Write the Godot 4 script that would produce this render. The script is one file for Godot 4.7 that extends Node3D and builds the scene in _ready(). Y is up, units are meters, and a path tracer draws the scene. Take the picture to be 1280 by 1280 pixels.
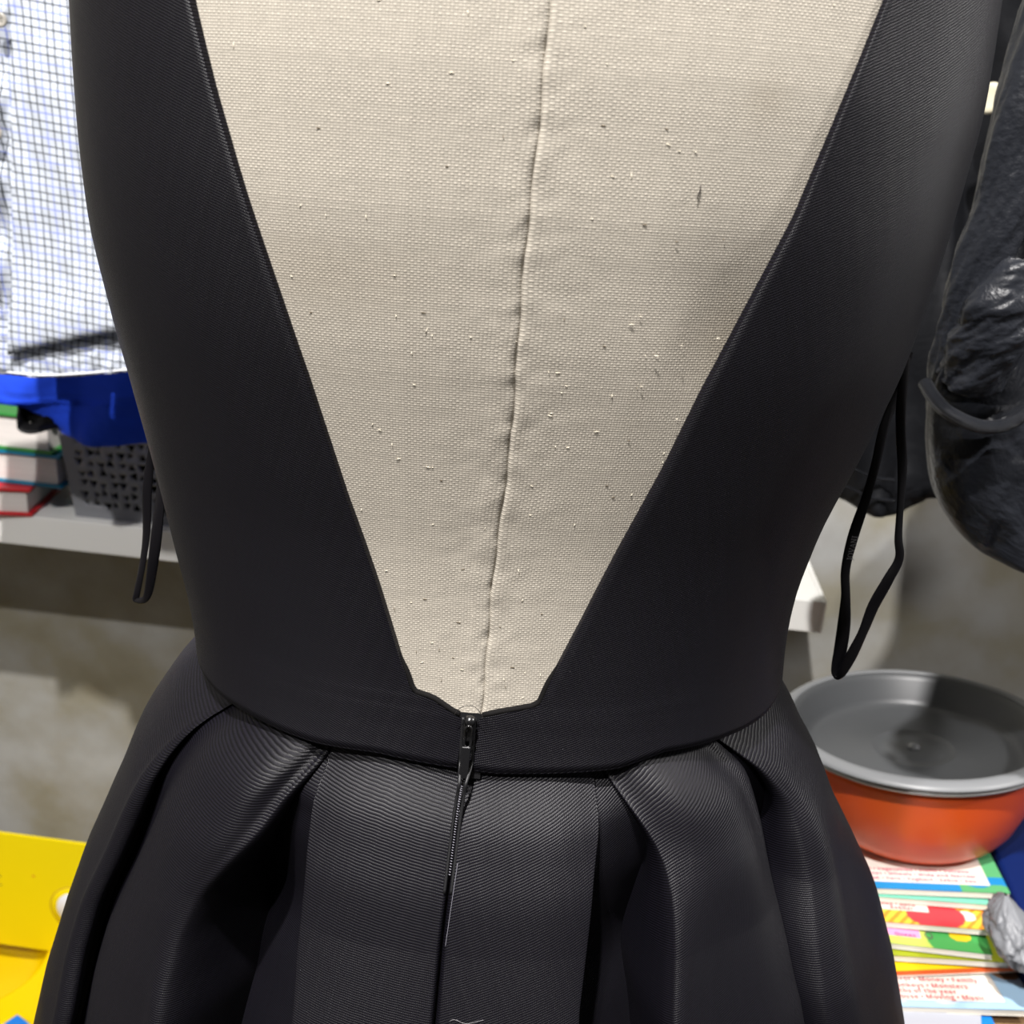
extends Node3D
# A black satin dress on a canvas dress form, seen from behind in a small room; a white shelf, hung clothes, a pot on picture books behind it.

const EYE := 1.45                      # height of the camera
const WAIST := 1.2285                  # height of the waist seam
const CEILING := 3.16                 # where the lamps sit
const AXIS := -0.41                    # z of the dress form's upright axis
const YAW := 0.08727                   # the back wall is turned by five degrees
const ALONG := Vector3(0.99619, 0, 0.08716)   # along the wall, to the right
const INTO := Vector3(0.08716, 0, -0.99619)   # into the wall
const WALL := Vector3(0.43966, 0, -1.48241)   # a point at the foot of the wall

var cam: Camera3D
var used := {}
var noise := FastNoiseLite.new()

# ---------------------------------------------------------------- helpers
func numbered(called: String) -> String:
	if not used.has(called):
		used[called] = 0
		return called
	used[called] += 1
	return "%s_%03d" % [called, used[called]]

func tag(o: Node3D, label := "", category := "", group := "", kind := "") -> Node3D:
	if label: o.set_meta("label", label)
	if category: o.set_meta("category", category)
	if group: o.set_meta("group", group)
	if kind: o.set_meta("kind", kind)
	return o

func thing(called: String, label: String, category: String, where := Vector3.ZERO, group := "") -> Node3D:
	var o := Node3D.new()
	o.name = numbered(called)
	add_child(o, true)
	o.position = where
	tag(o, label, category, group)
	return o

func put(called: String, mesh: Mesh, mat: Material, parent: Node = null, label := "") -> MeshInstance3D:
	var o := MeshInstance3D.new()
	o.name = called if parent else numbered(called)
	o.mesh = mesh
	o.material_override = mat
	(parent if parent else self).add_child(o, true)
	if parent and parent is Node3D and parent.get_parent() == self:
		pass
	if label: o.set_meta("label", label)
	return o

func mat(c: Color, rough := 0.6, spec := 0.5) -> StandardMaterial3D:
	var m := StandardMaterial3D.new()
	m.albedo_color = c
	m.roughness = rough
	m.metallic_specular = spec
	return m

func rgb(r: float, g: float, b: float) -> Color:
	return Color(r / 255.0, g / 255.0, b / 255.0)

# linear table lookup; t holds Vector2(x, value) with rising x
func tab(t: Array, x: float) -> float:
	if x <= t[0].x: return t[0].y
	for i in range(1, t.size()):
		if x <= t[i].x:
			var k: float = (x - t[i - 1].x) / (t[i].x - t[i - 1].x)
			return lerpf(t[i - 1].y, t[i].y, k)
	return t[-1].y

# the same, smoothed over a small span
func soft(t: Array, x: float, span := 0.008) -> float:
	return 0.25 * tab(t, x - span) + 0.5 * tab(t, x) + 0.25 * tab(t, x + span)

# a surface through a grid of points; uv in metres turned by an angle
func grid(rows: Array, closed := false, turn := 0.0, uvs: Array = []) -> ArrayMesh:
	var st := SurfaceTool.new()
	st.begin(Mesh.PRIMITIVE_TRIANGLES)
	var n: int = rows[0].size()
	var c := cos(turn)
	var s := sin(turn)
	for i in rows.size():
		for j in n:
			var q: Vector2 = uvs[i][j] if uvs else Vector2(float(j) / (n - 1), float(i) / (rows.size() - 1))
			st.set_uv(Vector2(q.x * c - q.y * s, q.x * s + q.y * c))
			st.add_vertex(rows[i][j])
	for i in rows.size() - 1:
		for j in (n if closed else n - 1):
			var k := (j + 1) % n
			var a := i * n + j
			var b := i * n + k
			var d := (i + 1) * n + j
			var e := (i + 1) * n + k
			for v in [a, b, e, a, e, d]:
				st.add_index(v)
	st.generate_normals()
	return st.commit()

func lathe(profile: Array, segs := 64) -> ArrayMesh:
	var rows := []
	for p in profile:
		var r := PackedVector3Array()
		for k in segs:
			var a := TAU * k / segs
			r.append(Vector3(p.x * cos(a), p.y, p.x * sin(a)))
		rows.append(r)
	return grid(rows, true)

# a box with rounded edges
func rbox(size: Vector3, r := 0.003, steps := 3) -> ArrayMesh:
	var st := SurfaceTool.new()
	st.begin(Mesh.PRIMITIVE_TRIANGLES)
	var h := size / 2.0
	r = minf(r, minf(h.x, minf(h.y, h.z)) * 0.98)
	var inner := h - Vector3(r, r, r)
	var count := 0
	for f in 6:
		var ax := f / 2
		var sg := 1.0 if f % 2 == 0 else -1.0
		var u := (ax + 1) % 3
		var v := (ax + 2) % 3
		var lu := []
		var lv := []
		for k in steps + 1:
			var w := tan(PI / 4.0 * k / steps)
			lu.append(inner[u] + r * w)
			lv.append(inner[v] + r * w)
		var fu := []
		var fv := []
		for k in range(steps, -1, -1):
			fu.append(-lu[k])
			fv.append(-lv[k])
		fu.append_array(lu)
		fv.append_array(lv)
		var m: int = fu.size()
		for i in m:
			for j in m:
				var p := Vector3()
				p[ax] = sg * h[ax]
				p[u] = fu[i]
				p[v] = fv[j]
				var q := p.clamp(-inner, inner)
				var nn := (p - q).normalized()
				st.set_normal(nn)
				st.set_uv(Vector2(p[u], p[v]))
				st.add_vertex(q + nn * r)
		for i in m - 1:
			for j in m - 1:
				var a := count + i * m + j
				var quad := [a, a + m, a + m + 1, a, a + m + 1, a + 1]
				if sg > 0: quad.reverse()
				for k in quad: st.add_index(k)
		count += m * m
	return st.commit()

# a round tube along points
func tube(pts: Array, rad, segs := 10, caps := true) -> ArrayMesh:
	var rows := []
	var side := Vector3.ZERO
	for i in pts.size():
		var dir: Vector3 = (pts[mini(i + 1, pts.size() - 1)] - pts[maxi(i - 1, 0)]).normalized()
		if side == Vector3.ZERO:
			side = dir.cross(Vector3(0.3, 0.5, 0.8)).normalized()
		side = (side - dir * side.dot(dir)).normalized()
		var up := dir.cross(side)
		var r: float = rad[i] if rad is Array else rad
		var row := PackedVector3Array()
		for k in segs:
			var a := TAU * k / segs
			row.append(pts[i] + (side * cos(a) + up * sin(a)) * r)
		rows.append(row)
	if caps:
		for e in [0, rows.size() - 1]:
			var tip := PackedVector3Array()
			var mid: Vector3 = pts[0] if e == 0 else pts[-1]
			for k in segs: tip.append(mid)
			if e == 0: rows.push_front(tip)
			else: rows.append(tip)
	return grid(rows, true)

func smooth_path(pts: Array, per := 6) -> Array:
	var out := []
	for i in pts.size() - 1:
		var a = pts[maxi(i - 1, 0)]
		var d = pts[mini(i + 2, pts.size() - 1)]
		for k in per:
			out.append(pts[i].cubic_interpolate(pts[i + 1], a, d, float(k) / per))
	out.append(pts[-1])
	return out

# the point of the plane z = -far that stands at a pixel of the photograph
func at(px: float, py: float, far: float) -> Vector3:
	var d := cam.transform.basis * Vector3((px - 640.0) / 1283.0, -(py - 640.0) / 1283.0, -1.0)
	return cam.position + d * (-far / d.z)

# the point of the upright plane parallel to the wall, so far out from it
func at_wall(px: float, py: float, out: float) -> Vector3:
	var d := cam.transform.basis * Vector3((px - 640.0) / 1283.0, -(py - 640.0) / 1283.0, -1.0)
	var k := (WALL - INTO * out - cam.position).dot(INTO) / d.dot(INTO)
	return cam.position + d * k

# the point at a pixel on a level plane
func at_level(px: float, py: float, y: float) -> Vector3:
	var d := cam.transform.basis * Vector3((px - 640.0) / 1283.0, -(py - 640.0) / 1283.0, -1.0)
	return cam.position + d * ((y - cam.position.y) / d.y)

func place(o: Node3D, x: Vector3, y: Vector3, z: Vector3, where: Vector3) -> Node3D:
	o.transform = Transform3D(Basis(x, y, z), where)
	return o

func lettering(words: String, height: float, m: Material, parent: Node, face := "Droid Sans", bold := false) -> MeshInstance3D:
	var t := TextMesh.new()
	var f := SystemFont.new()
	f.font_names = PackedStringArray([face])
	f.font_weight = 700 if bold else 400
	t.font = f
	t.text = words
	t.font_size = 32
	t.pixel_size = height / 24.0
	t.depth = height * 0.03
	t.curve_step = 2.0
	t.horizontal_alignment = HORIZONTAL_ALIGNMENT_RIGHT
	return put("lettering", t, m, parent)

# ---------------------------------------------------------------- textures
func picture(w: int, h: int, f: Callable) -> ImageTexture:
	var b := PackedByteArray()
	b.resize(w * h * 3)
	var i := 0
	for y in h:
		for x in w:
			var c: Color = f.call(x, y)
			b[i] = int(clampf(c.r, 0, 1) * 255.0)
			b[i + 1] = int(clampf(c.g, 0, 1) * 255.0)
			b[i + 2] = int(clampf(c.b, 0, 1) * 255.0)
			i += 3
	return ImageTexture.create_from_image(Image.create_from_data(w, h, false, Image.FORMAT_RGB8, b))

func cloud(size: int, freq: float, ramp: Array, octaves := 5, sd := 1, ratio := Vector2.ONE) -> NoiseTexture2D:
	var n := FastNoiseLite.new()
	n.seed = sd
	n.frequency = freq
	n.fractal_octaves = octaves
	var t := NoiseTexture2D.new()
	t.width = size
	t.height = size
	t.seamless = true
	t.noise = n
	if ramp:
		var g := Gradient.new()
		var off := PackedFloat32Array()
		var col := PackedColorArray()
		for p in ramp:
			off.append(p[0])
			col.append(p[1])
		g.offsets = off
		g.colors = col
		t.color_ramp = g
	return t

# ---------------------------------------------------------------- shapes of the form and the dress
const N := 2.3
var BL := [Vector2(-0.25, 0.1), Vector2(-0.12, 0.105), Vector2(-0.05, 0.113), Vector2(-0.02, 0.12), Vector2(0, 0.124), Vector2(0.02, 0.1258), Vector2(0.04, 0.1295), Vector2(0.06, 0.1348), Vector2(0.09, 0.1412), Vector2(0.12, 0.1481), Vector2(0.15, 0.1555), Vector2(0.18, 0.162), Vector2(0.21, 0.165), Vector2(0.24, 0.1656), Vector2(0.27, 0.1655), Vector2(0.3, 0.161), Vector2(0.34, 0.135), Vector2(0.37, 0.105), Vector2(0.39, 0.075), Vector2(0.405, 0.058), Vector2(0.48, 0.055)]
var BR := [Vector2(-0.25, 0.1), Vector2(-0.12, 0.105), Vector2(-0.05, 0.113), Vector2(-0.02, 0.12), Vector2(0, 0.1275), Vector2(0.02, 0.1248), Vector2(0.04, 0.1228), Vector2(0.06, 0.1232), Vector2(0.09, 0.1281), Vector2(0.12, 0.137), Vector2(0.15, 0.1443), Vector2(0.18, 0.1476), Vector2(0.21, 0.1497), Vector2(0.24, 0.1511), Vector2(0.27, 0.1485), Vector2(0.3, 0.145), Vector2(0.34, 0.128), Vector2(0.37, 0.103), Vector2(0.39, 0.075), Vector2(0.405, 0.058), Vector2(0.48, 0.055)]
var BB := [Vector2(-0.25, 0.05), Vector2(-0.12, 0.05), Vector2(-0.05, 0.06), Vector2(-0.02, 0.08), Vector2(-0.008, 0.097), Vector2(0, 0.0978), Vector2(0.015, 0.0948), Vector2(0.03, 0.0928), Vector2(0.05, 0.0918), Vector2(0.07, 0.092), Vector2(0.09, 0.0935), Vector2(0.12, 0.098), Vector2(0.16, 0.1045), Vector2(0.2, 0.109), Vector2(0.24, 0.1108), Vector2(0.28, 0.1095), Vector2(0.32, 0.106), Vector2(0.35, 0.095), Vector2(0.37, 0.085), Vector2(0.39, 0.068), Vector2(0.405, 0.057), Vector2(0.48, 0.055)]
var BF := [Vector2(-0.25, 0.12), Vector2(-0.1, 0.105), Vector2(0, 0.09), Vector2(0.1, 0.105), Vector2(0.2, 0.13), Vector2(0.27, 0.12), Vector2(0.34, 0.09), Vector2(0.39, 0.065), Vector2(0.405, 0.055), Vector2(0.48, 0.052)]

func mid(dy: float) -> float:
	return -0.0054 + 0.03 * clampf(dy, 0.0, 0.4)

# a point of the body at an angle round the axis (0 at the centre of the back, positive to the right) and a height above the waist
func body(phi: float, dy: float, off := 0.0) -> Vector3:
	var s := sin(phi)
	var c := cos(phi)
	var w := soft(BL if s < 0 else BR, dy) + off
	var d := soft(BB if c > 0 else BF, dy) + off
	return Vector3(mid(dy) + w * signf(s) * pow(absf(s), 2.0 / N), WAIST + dy, AXIS + d * signf(c) * pow(absf(c), 2.0 / N))

# the angle at which the body's back lies so far to the right of its middle
func angle(x: float, dy: float, off := 0.0) -> float:
	var w := soft(BL if x < 0 else BR, dy) + off
	return signf(x) * asin(pow(clampf(absf(x) / w, 0.0, 1.0), N / 2.0))

var NECK_L := [Vector2(0.0274, -0.0071), Vector2(0.0283, -0.0106), Vector2(0.0333, -0.019), Vector2(0.0347, -0.0254), Vector2(0.0367, -0.0269), Vector2(0.047, -0.0314), Vector2(0.0752, -0.0414), Vector2(0.1069, -0.0534), Vector2(0.1471, -0.067), Vector2(0.1715, -0.0759), Vector2(0.201, -0.087), Vector2(0.2288, -0.0966), Vector2(0.2514, -0.1035), Vector2(0.2595, -0.1053), Vector2(0.31, -0.112), Vector2(0.37, -0.092)]
var NECK_R := [Vector2(0.0276, -0.0014), Vector2(0.0295, 0.0041), Vector2(0.0329, 0.0174), Vector2(0.0345, 0.0192), Vector2(0.044, 0.0224), Vector2(0.0677, 0.0308), Vector2(0.0973, 0.0404), Vector2(0.1241, 0.0494), Vector2(0.1518, 0.0573), Vector2(0.1798, 0.067), Vector2(0.2059, 0.0764), Vector2(0.2368, 0.0842), Vector2(0.2643, 0.0915), Vector2(0.2727, 0.0941), Vector2(0.31, 0.102), Vector2(0.37, 0.089)]
var HEM := [Vector2(-1.9, 0.016), Vector2(-1.4, 0.0155), Vector2(-1.1, 0.0112), Vector2(-0.75, 0.0107), Vector2(-0.45, 0.009), Vector2(-0.25, 0.0102), Vector2(-0.04, 0.0078), Vector2(0.02, 0.0066), Vector2(0.35, 0.0093), Vector2(0.5, 0.0142), Vector2(0.75, 0.0146), Vector2(1.05, 0.0148), Vector2(1.3, 0.018), Vector2(1.9, 0.018)]

var SL := [Vector2(-0.012, 0.1304), Vector2(-0.004, 0.1304), Vector2(0, 0.1325), Vector2(0.01, 0.1384), Vector2(0.02, 0.1452), Vector2(0.03, 0.1515), Vector2(0.05, 0.1587), Vector2(0.07, 0.1665), Vector2(0.09, 0.1752), Vector2(0.12, 0.186), Vector2(0.16, 0.1986), Vector2(0.22, 0.2137), Vector2(0.3, 0.2316), Vector2(1, 0.37)]
var SR := [Vector2(-0.012, 0.1293), Vector2(-0.004, 0.1293), Vector2(0, 0.131), Vector2(0.01, 0.136), Vector2(0.02, 0.1424), Vector2(0.03, 0.1502), Vector2(0.05, 0.1609), Vector2(0.07, 0.1729), Vector2(0.09, 0.1846), Vector2(0.12, 0.1969), Vector2(0.16, 0.2102), Vector2(0.22, 0.226), Vector2(0.3, 0.245), Vector2(1, 0.37)]
var ZIP := [Vector2(-0.0103, -2.1), Vector2(0.0026, -2.6), Vector2(0.0155, -2.7), Vector2(0.0278, -2.8), Vector2(0.0467, -3), Vector2(0.0736, -3)]
var E1L := [Vector2(-0.0105, -26.7), Vector2(0.0052, -25.6), Vector2(0.0317, -22.9), Vector2(0.0567, -22), Vector2(0.0835, -20.4)]
var R2L := [Vector2(-0.0111, -26.7), Vector2(0.0033, -29.3), Vector2(0.0122, -30.8), Vector2(0.0236, -31.9), Vector2(0.036, -34.6), Vector2(0.0496, -37.4), Vector2(0.0676, -38.6), Vector2(0.0862, -38.1), Vector2(0.1004, -37.1)]
var GL := [Vector2(-0.0138, -49.1), Vector2(0.0023, -56), Vector2(0.0186, -58.7), Vector2(0.0282, -59), Vector2(0.0543, -60.6), Vector2(0.0772, -61.7), Vector2(0.0928, -62.2), Vector2(0.1133, -61.5), Vector2(0.1424, -59)]
var E1R := [Vector2(-0.0119, 20.6), Vector2(0.0063, 19.6), Vector2(0.0271, 17.2), Vector2(0.0522, 15.4), Vector2(0.0721, 14)]
var E2R := [Vector2(-0.0126, 20.5), Vector2(0.0003, 23.8), Vector2(0.0111, 26.4), Vector2(0.0201, 27.9), Vector2(0.0318, 27.4), Vector2(0.0542, 25.8), Vector2(0.0737, 24.3)]
var F1R := [Vector2(-0.0158, 41.1), Vector2(-0.0007, 47.6), Vector2(0.0085, 50.5), Vector2(0.0189, 51.2), Vector2(0.0323, 50.2), Vector2(0.0517, 49.7), Vector2(0.0829, 47.7), Vector2(0.1, 47.4)]
var F2R := [Vector2(-0.0161, 41.3), Vector2(-0.0021, 50), Vector2(0.0086, 55.5), Vector2(0.0223, 58.9), Vector2(0.0339, 57.6), Vector2(0.0492, 56.1), Vector2(0.0699, 52.2), Vector2(0.0891, 49.8), Vector2(0.098, 49.5)]

# the height that the tables of the skirt are kept by: they start at the waist seam, a centimetre above the waist
func look(t: float) -> float:
	return t - 0.0098 * clampf(1.0 - t / 0.05, 0.0, 1.0)

# a point of the skirt: angle in degrees, depth below the waist, offset outwards
func skirt(deg: float, t: float, off: float) -> Vector3:
	var phi := deg_to_rad(deg)
	var hem := tab(HEM, clampf(phi, -1.9, 1.9)) * clampf(1.0 - t / 0.05, 0.0, 1.0)
	var q := look(t)
	var b := 0.0965 + 0.36 * (maxf(soft(SL, q, 0.004), 0.122) + maxf(soft(SR, q, 0.004), 0.122) - 0.244)
	var w := soft(SL if deg < 0 else SR, q, 0.004)
	if cos(phi) < 0: b = lerpf(b, b + 0.02, -cos(phi))
	var p := Vector3(-0.0054 + w * sin(phi), WAIST + hem - t, AXIS + b * cos(phi))
	return p + Vector3(sin(phi), 0, cos(phi)) * off

func easein(t: float, full := 0.07) -> float:
	return smoothstep(0.0, full, t)

# one panel of the skirt through nodes that give (angle, offset) at each depth
func skirt_panel(nodes: Array, per: int, turn: float, wr := 0.0005) -> ArrayMesh:
	var levels := [-0.005, -0.003, -0.001, 0.001, 0.003, 0.005, 0.0075, 0.01, 0.0125, 0.015]
	var t := 0.018
	while t < 0.18:
		levels.append(t)
		t += 0.004
	while t < 0.86:
		levels.append(t)
		t += 0.04
	var rows := []
	var uvs := []
	for lv in levels:
		var cs := []
		for f in nodes: cs.append(f.call(lv))
		cs = smooth_path(cs, per)
		var row := PackedVector3Array()
		var uv := []
		var run := 0.0
		for k in cs.size():
			var tuck := -0.0092 * (1.0 - smoothstep(-0.001, 0.018, lv))
			var w := wr * noise.get_noise_3d(cs[k].x * 3.0, lv * 900.0, 7.0) * smoothstep(0.0, 0.02, lv)
			var p := skirt(cs[k].x, lv, cs[k].y + tuck + w)
			if k: run += row[k - 1].distance_to(p)
			row.append(p)
			uv.append(Vector2(run, -lv))
		rows.append(row)
		uvs.append(uv)
	return grid(rows, false, turn, uvs)

func sheet_uv(rows: Array) -> Array:
	var uvs := []
	for i in rows.size():
		var uv := []
		var run := 0.0
		for j in rows[i].size():
			if j: run += rows[i][j].distance_to(rows[i][j - 1])
			uv.append(Vector2(run, rows[i][j].y))
		uvs.append(uv)
	return uvs

# a hung garment with a front and a back, between a left and a right edge given row by row as [pixel row, left, right]
func garment(edge: Array, far: float, thick: float, folds: Callable, around := 96, per := 8) -> ArrayMesh:
	var pts := []
	for e in edge: pts.append(Vector3(e[0], e[1], e[2]))
	pts = smooth_path(pts, per)
	var rows := []
	var n := pts.size()
	for i in n:
		var a := at(pts[i].y, pts[i].x, far)
		var b := at(pts[i].z, pts[i].x, far)
		var row := PackedVector3Array()
		var v := float(i) / (n - 1)
		var rim := sqrt(clampf(minf(v, 1.0 - v) * 12.0, 0.0, 1.0))
		for k in around:
			var q := TAU * k / around
			var s := 0.5 - 0.5 * cos(q)
			var p := a.lerp(b, s)
			var z := pow(absf(sin(q)), 0.7) * signf(sin(q)) * thick * maxf(rim, 0.02)
			p.z += z
			if sin(q) > 0: p += folds.call(s, v, p) * rim * minf(1.0, 4.0 * sin(q))
			row.append(p)
		rows.append(row)
	return grid(rows, true, 0.0, sheet_uv(rows))

# ---------------------------------------------------------------- the scene
func _ready() -> void:
	noise.seed = 4
	noise.frequency = 0.01
	camera_and_light()
	room()
	dress_form()
	dress()
	shelf_and_its_things()
	hung_clothes()
	pot_and_books()
	yellow_things()

func camera_and_light() -> void:
	cam = Camera3D.new()
	cam.name = "camera"
	cam.transform = Transform3D(Basis(Vector3.RIGHT, deg_to_rad(-20.0)) * Basis(Vector3.BACK, deg_to_rad(4.2)), Vector3(0, EYE, 0))
	cam.near = 0.02
	cam.far = 20.0
	var lens := CameraAttributesPhysical.new()
	lens.frustum_focal_length = 35.0 / (2.0 * 640.0 / 1283.0)
	lens.frustum_focus_distance = 0.39
	lens.frustum_near = 0.02
	lens.frustum_far = 20.0
	lens.exposure_aperture = 17.0
	cam.attributes = lens
	cam.fov = rad_to_deg(2.0 * atan(640.0 / 1283.0))
	add_child(cam)
	var we := WorldEnvironment.new()
	we.name = "environment"
	var e := Environment.new()
	e.background_mode = Environment.BG_COLOR
	e.background_color = Color(0.02, 0.02, 0.02)
	e.tonemap_mode = Environment.TONE_MAPPER_LINEAR
	e.tonemap_exposure = 0.88
	e.sdfgi_enabled = true
	e.ssao_enabled = true
	e.ssil_enabled = true
	we.environment = e
	add_child(we)
	# two downlights let into the ceiling, the strong one above the viewer, and a round lamp on the right wall
	downlight(Vector3(-0.3, CEILING, 0.3), Vector3(0.0, 1.0, -0.7), 12.0, "white ceiling downlight straight above the viewer")
	downlight(Vector3(-0.7, CEILING, 1.1), Vector3(0.0, 1.0, -0.7), 5.8, "white ceiling downlight behind the viewer")
	wall_lamp(Vector3(1.16, 1.95, -0.3), 1.2)

func downlight(where: Vector3, aim: Vector3, energy: float, label: String) -> void:
	var t := thing("ceiling_lamp", label, "ceiling lamp", where, "ceiling downlights")
	var white := mat(rgb(230, 230, 228), 0.5)
	put("rim", lathe([Vector2(0.036, 0.039), Vector2(0.036, 0.0), Vector2(0.05, -0.004), Vector2(0.052, 0.0), Vector2(0.05, 0.039)], 40), white, t)
	var glow := mat(Color.WHITE, 0.5)
	glow.emission_enabled = true
	glow.emission = Color(1.0, 0.985, 0.975)
	glow.emission_energy_multiplier = 3.0
	var lamp := put("lamp_lens", lathe([Vector2(0.0, 0.0), Vector2(0.02, 0.0005), Vector2(0.0355, 0.003), Vector2(0.0355, 0.006), Vector2(0.0, 0.006)], 32), glow, t)
	lamp.position.y = 0.006
	var l := SpotLight3D.new()
	l.name = "lamp_light"
	l.light_color = Color(1.0, 0.985, 0.975)
	l.light_energy = energy
	l.light_size = 0.03
	l.spot_angle = 62.0
	l.spot_angle_attenuation = 0.6
	l.spot_range = 6.0
	l.spot_attenuation = 2.0
	l.shadow_enabled = true
	add_child(l, true)
	l.look_at_from_position(where + Vector3(0, -0.02, 0), aim, Vector3(0.1, 0, 1))

func wall_lamp(where: Vector3, energy: float) -> void:
	var t := thing("wall_lamp", "round white wall lamp on the right wall above the jackets", "wall lamp", where)
	t.rotation = Vector3(0, -YAW, 0)
	var turn := Transform3D(Basis(Vector3.BACK, PI / 2), Vector3.ZERO)
	put("base", lathe([Vector2(0.0, -0.03), Vector2(0.07, -0.03), Vector2(0.072, -0.012), Vector2(0.066, 0.0), Vector2(0.0, 0.0)], 40), mat(rgb(225, 225, 222), 0.4), t).transform = turn
	var glow := mat(Color.WHITE, 0.5)
	glow.emission_enabled = true
	glow.emission = Color(1.0, 0.985, 0.975)
	glow.emission_energy_multiplier = 3.0
	put("lamp_globe", lathe([Vector2(0.062, 0.001), Vector2(0.058, 0.02), Vector2(0.04, 0.036), Vector2(0.0, 0.042), Vector2(0.0, 0.001)], 40), glow, t).transform = turn
	var l := OmniLight3D.new()
	l.name = "wall_lamp_light"
	l.light_color = Color(1.0, 0.985, 0.975)
	l.light_energy = energy
	l.light_size = 0.055
	l.omni_range = 6.0
	l.omni_attenuation = 2.0
	l.shadow_enabled = true
	l.position = where + Vector3(-0.11, 0, 0)
	add_child(l, true)

func room() -> void:
	var concrete := mat(Color.WHITE, 0.75, 0.3)
	concrete.albedo_texture = cloud(1024, 0.006, [[0.0, rgb(130, 124, 106)], [0.3, rgb(143, 139, 124)], [0.5, rgb(151, 149, 141)], [0.75, rgb(160, 160, 157)], [1.0, rgb(170, 171, 170)]], 6, 11)
	concrete.uv1_triplanar = true
	concrete.uv1_scale = Vector3(0.7, 0.7, 0.7)
	concrete.heightmap_enabled = false
	concrete.normal_enabled = true
	var nt := cloud(512, 0.02, [], 4, 5)
	nt.as_normal_map = true
	nt.bump_strength = 2.0
	concrete.normal_texture = nt
	concrete.normal_scale = 0.25
	var paint := mat(rgb(160, 160, 157), 0.8, 0.3)
	var tiles := mat(rgb(130, 126, 120), 0.5)
	tiles.albedo_texture = cloud(512, 0.01, [[0.0, rgb(120, 116, 110)], [1.0, rgb(165, 160, 154)]], 5, 8)
	tiles.uv1_triplanar = true
	var spec := [["wall_back", Vector3(0, 1.61, -0.1), Vector3(3.6, 3.42, 0.2), concrete], ["wall_left", Vector3(-1.6, 1.61, 1.6), Vector3(0.2, 3.42, 3.6), mat(rgb(126, 124, 120), 0.8, 0.3)],
		["wall_right", Vector3(1.3, 1.61, 1.6), Vector3(0.2, 3.42, 3.6), mat(rgb(70, 70, 72), 0.8, 0.3)], ["wall_front", Vector3(0, 1.61, 3.3), Vector3(3.6, 3.42, 0.2), mat(rgb(84, 82, 80), 0.8, 0.3)],
		["floor", Vector3(-0.1, -0.1, 1.6), Vector3(3.6, 0.2, 3.8), tiles], ["ceiling", Vector3(-0.1, 3.3, 1.6), Vector3(3.6, 0.2, 3.8), paint]]
	for s in spec:
		var o := put(s[0], rbox(s[2], 0.002, 1), s[3])
		tag(o, "", "", "", "structure")
		var q: Vector3 = s[1]
		place(o, ALONG, Vector3.UP, -INTO, WALL - ALONG * 0.44 + ALONG * q.x + Vector3.UP * q.y - INTO * q.z)

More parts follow.
